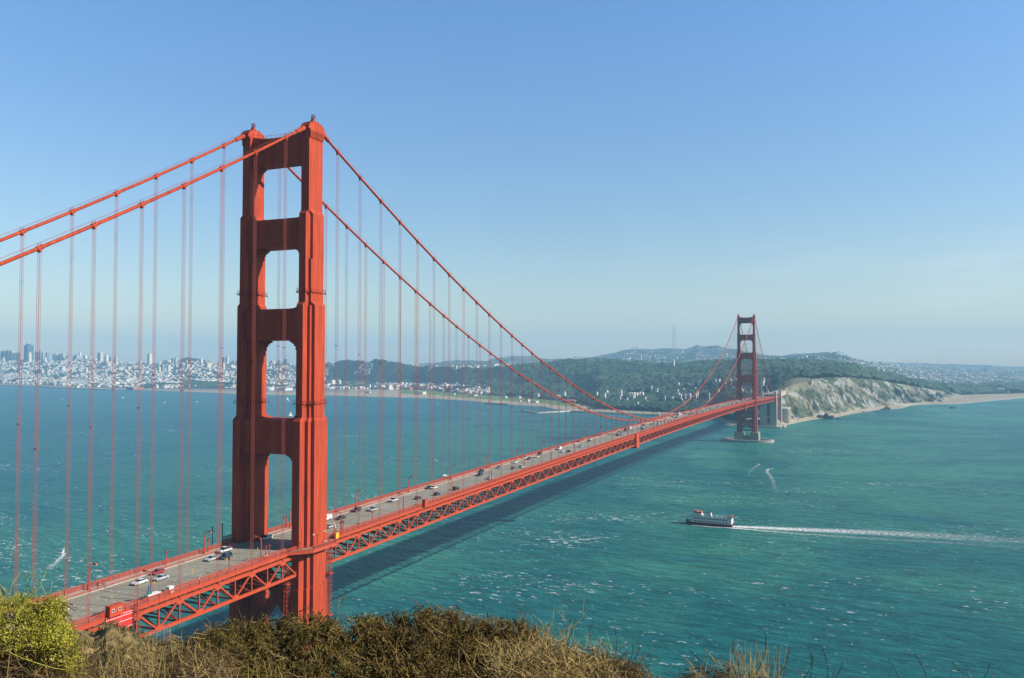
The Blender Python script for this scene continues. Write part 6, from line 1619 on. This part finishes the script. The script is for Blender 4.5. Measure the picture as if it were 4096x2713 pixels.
for a in ((98, 2480, 118, 2290, 4.6, 'tall dry stalk standing over the yellow green bush', STRAW, 14), (8, 2420, 6, 2356, 4.5, 'short leafy twig at the left edge above the yellow bush', STEM, 30), (30, 2425, 26, 2362, 4.5, 'second short twig beside the one at the left edge', STEM, 20),
          (2440, 2680, 2448, 2490, 5.2, 'tall dark curved stalk above the low rounded shrub', DSTALK, 0), (2452, 2700, 2450, 2570, 5.2, 'short dark stalk beside the tall curved one', DSTALK, 6), (2500, 2670, 2526, 2572, 5.2, 'dark stalk rising right of the low rounded shrub', DSTALK, 0), (2530, 2640, 2552, 2570, 5.2, 'second dark stalk right of the low rounded shrub', DSTALK, 0),
          (2865, 2690, 2812, 2598, 5.0, 'pale leaning stalk left of the drooping seed head', STRAW, 10), (3010, 2700, 3052, 2536, 5.0, 'dark upright stalk over open water with fine seeds', DSTALK, 16), (3090, 2720, 3145, 2590, 5.0, 'dark leaning stalk right of the upright one', DSTALK, 10),
          (3225, 2720, 3222, 2590, 5.1, 'thin dark stalk, fifth along the right bottom edge', DSTALK, 8), (3190, 2730, 3240, 2620, 5.1, 'dark stalk crossing the thin one', DSTALK, 8), (3290, 2740, 3278, 2602, 5.1, 'dark stalk bowing slightly to the side near mid right', DSTALK, 10), (3300, 2740, 3356, 2650, 5.1, 'short slanted dark stalk near mid right', DSTALK, 6),
          (3580, 2740, 3538, 2640, 5.0, 'isolated dark stalk leaning left over the water', DSTALK, 6), (3690, 2740, 3640, 2617, 5.0, 'taller isolated dark stalk leaning left', DSTALK, 14), (3850, 2740, 3794, 2655, 5.0, 'forked dark stalk near the right corner', DSTALK, 8), (3890, 2735, 3938, 2665, 5.0, 'dark stalk leaning right near the right corner', DSTALK, 6), (4065, 2730, 4098, 2645, 5.0, 'dark stalk at the very right edge', DSTALK, 6)):
    stalk(*a[:7], seeds=a[7])
t = stalk(3015, 2690, 2925, 2563, 5.0, 'pale drooping seed head arching over the water', STRAW, 46, .003, -.22)
def grass(lab, p0, p1, top, n, m, D, hl, cat='grass tuft'):
    """one tuft of fine blades"""
    t = empty('grass_tuft', wp((p0+p1)/2, 2760, D)); tag(t, lab, cat, None); o0 = np.array(t.location)
    px = LG.uniform(p0, p1, n); Dd = D+LG.normal(0, .15, n); x, y = XY(px, Dd); z0 = CAM[2]+Dd*slope(2780); P0 = np.stack([x, y, z0], -1)-o0
    Hh = (2780-(top+LG.uniform(0, 90, n)**1.0))/FPX*Dd*hl
    P = paths(P0, np.array((0, 0, 1.0))+LG.normal(0, .22, (n, 3)), Hh, 8, .05, -.01); b = MB(); tubes(b, P, np.full(n, .0024), np.full(n, .0008)); b.build('blade', m, t); return t
GREENB = mat('green_blade', (.25, .38, .05), .6)
grass('pale straw tuft at the bottom, right of the low shrubs', 2900, 3110, 2560, 46, STRAW, 5.0, 1.0)
grass('thin dark stems around the straw tuft', 3050, 3330, 2640, 26, DSTALK, 5.1, 1.0)
grass('two fresh green blades in the straw tuft', 2955, 2985, 2600, 3, GREENB, 4.9, 1.0)
grass('sparse straw near the right bottom corner', 3780, 3960, 2650, 12, STRAW, 5.0, 1.0)
grass('loose straw stems over the lower left scrub', -20, 700, 2560, 46, STRAW, 4.3, 1.0)
grass('straw stems rising from the dark hollow before the broad shrub', 600, 1300, 2600, 26, STRAW, 4.2, 1.0)

sel = np.where((PXH > 150) & (PXH < 900) & (DH > 30) & (DH < rc+2) & (np.abs(TH) < 1))
k = LG.integers(0, len(sel[0]), 9000); ii, jj = sel[0][k], sel[1][k]
pk = fbm(HX[ii, jj]/6, HY[ii, jj]/6, 3, 61) > .47; ii, jj = ii[pk], jj[pk]
C = np.stack([HX[ii, jj], HY[ii, jj], HZ[ii, jj]-.05], -1)+LG.normal(0, .35, (len(ii), 3))*np.array((1, 1, .15))
b = MB()
for q_ in range(5): leaves(b, C+LG.normal(0, .12, C.shape)*np.array((1, 1, 0)), LG.normal(0, .45, C.shape)+np.array((0, 0, 1.0)), LG.uniform(.25, .8, len(C)), .10)
tag(b.build('dry_grass', leafmat('tuft_leaf', [(.06, .055, .02), (.17, .125, .045), (.34, .25, .10)], .6)), 'dry grass tufts clinging to the rocky headland', 'grass', None, 'stuff')
# ------------------------------------------------------------------ haze: the air itself, one closed box round everything
b = MB(); b.box(-12500, 10500, -4000, 13800, -31, 640)
hm = bpy.data.materials.new('haze_air'); hm.use_nodes = True
ht = hm.node_tree; ht.nodes.clear()
ou = ht.nodes.new('ShaderNodeOutputMaterial'); pv = ht.nodes.new('ShaderNodeVolumePrincipled')
pv.inputs['Color'].default_value = (0.40, 0.73, 1.0, 1)
pv.inputs['Density'].default_value = 1.0e-4
pv.inputs['Anisotropy'].default_value = 0.0
ht.links.new(pv.outputs['Volume'], ou.inputs['Volume'])
o = b.build('haze', hm); tag(o, 'thin blue haze in the air over the strait', None, None, 'stuff')
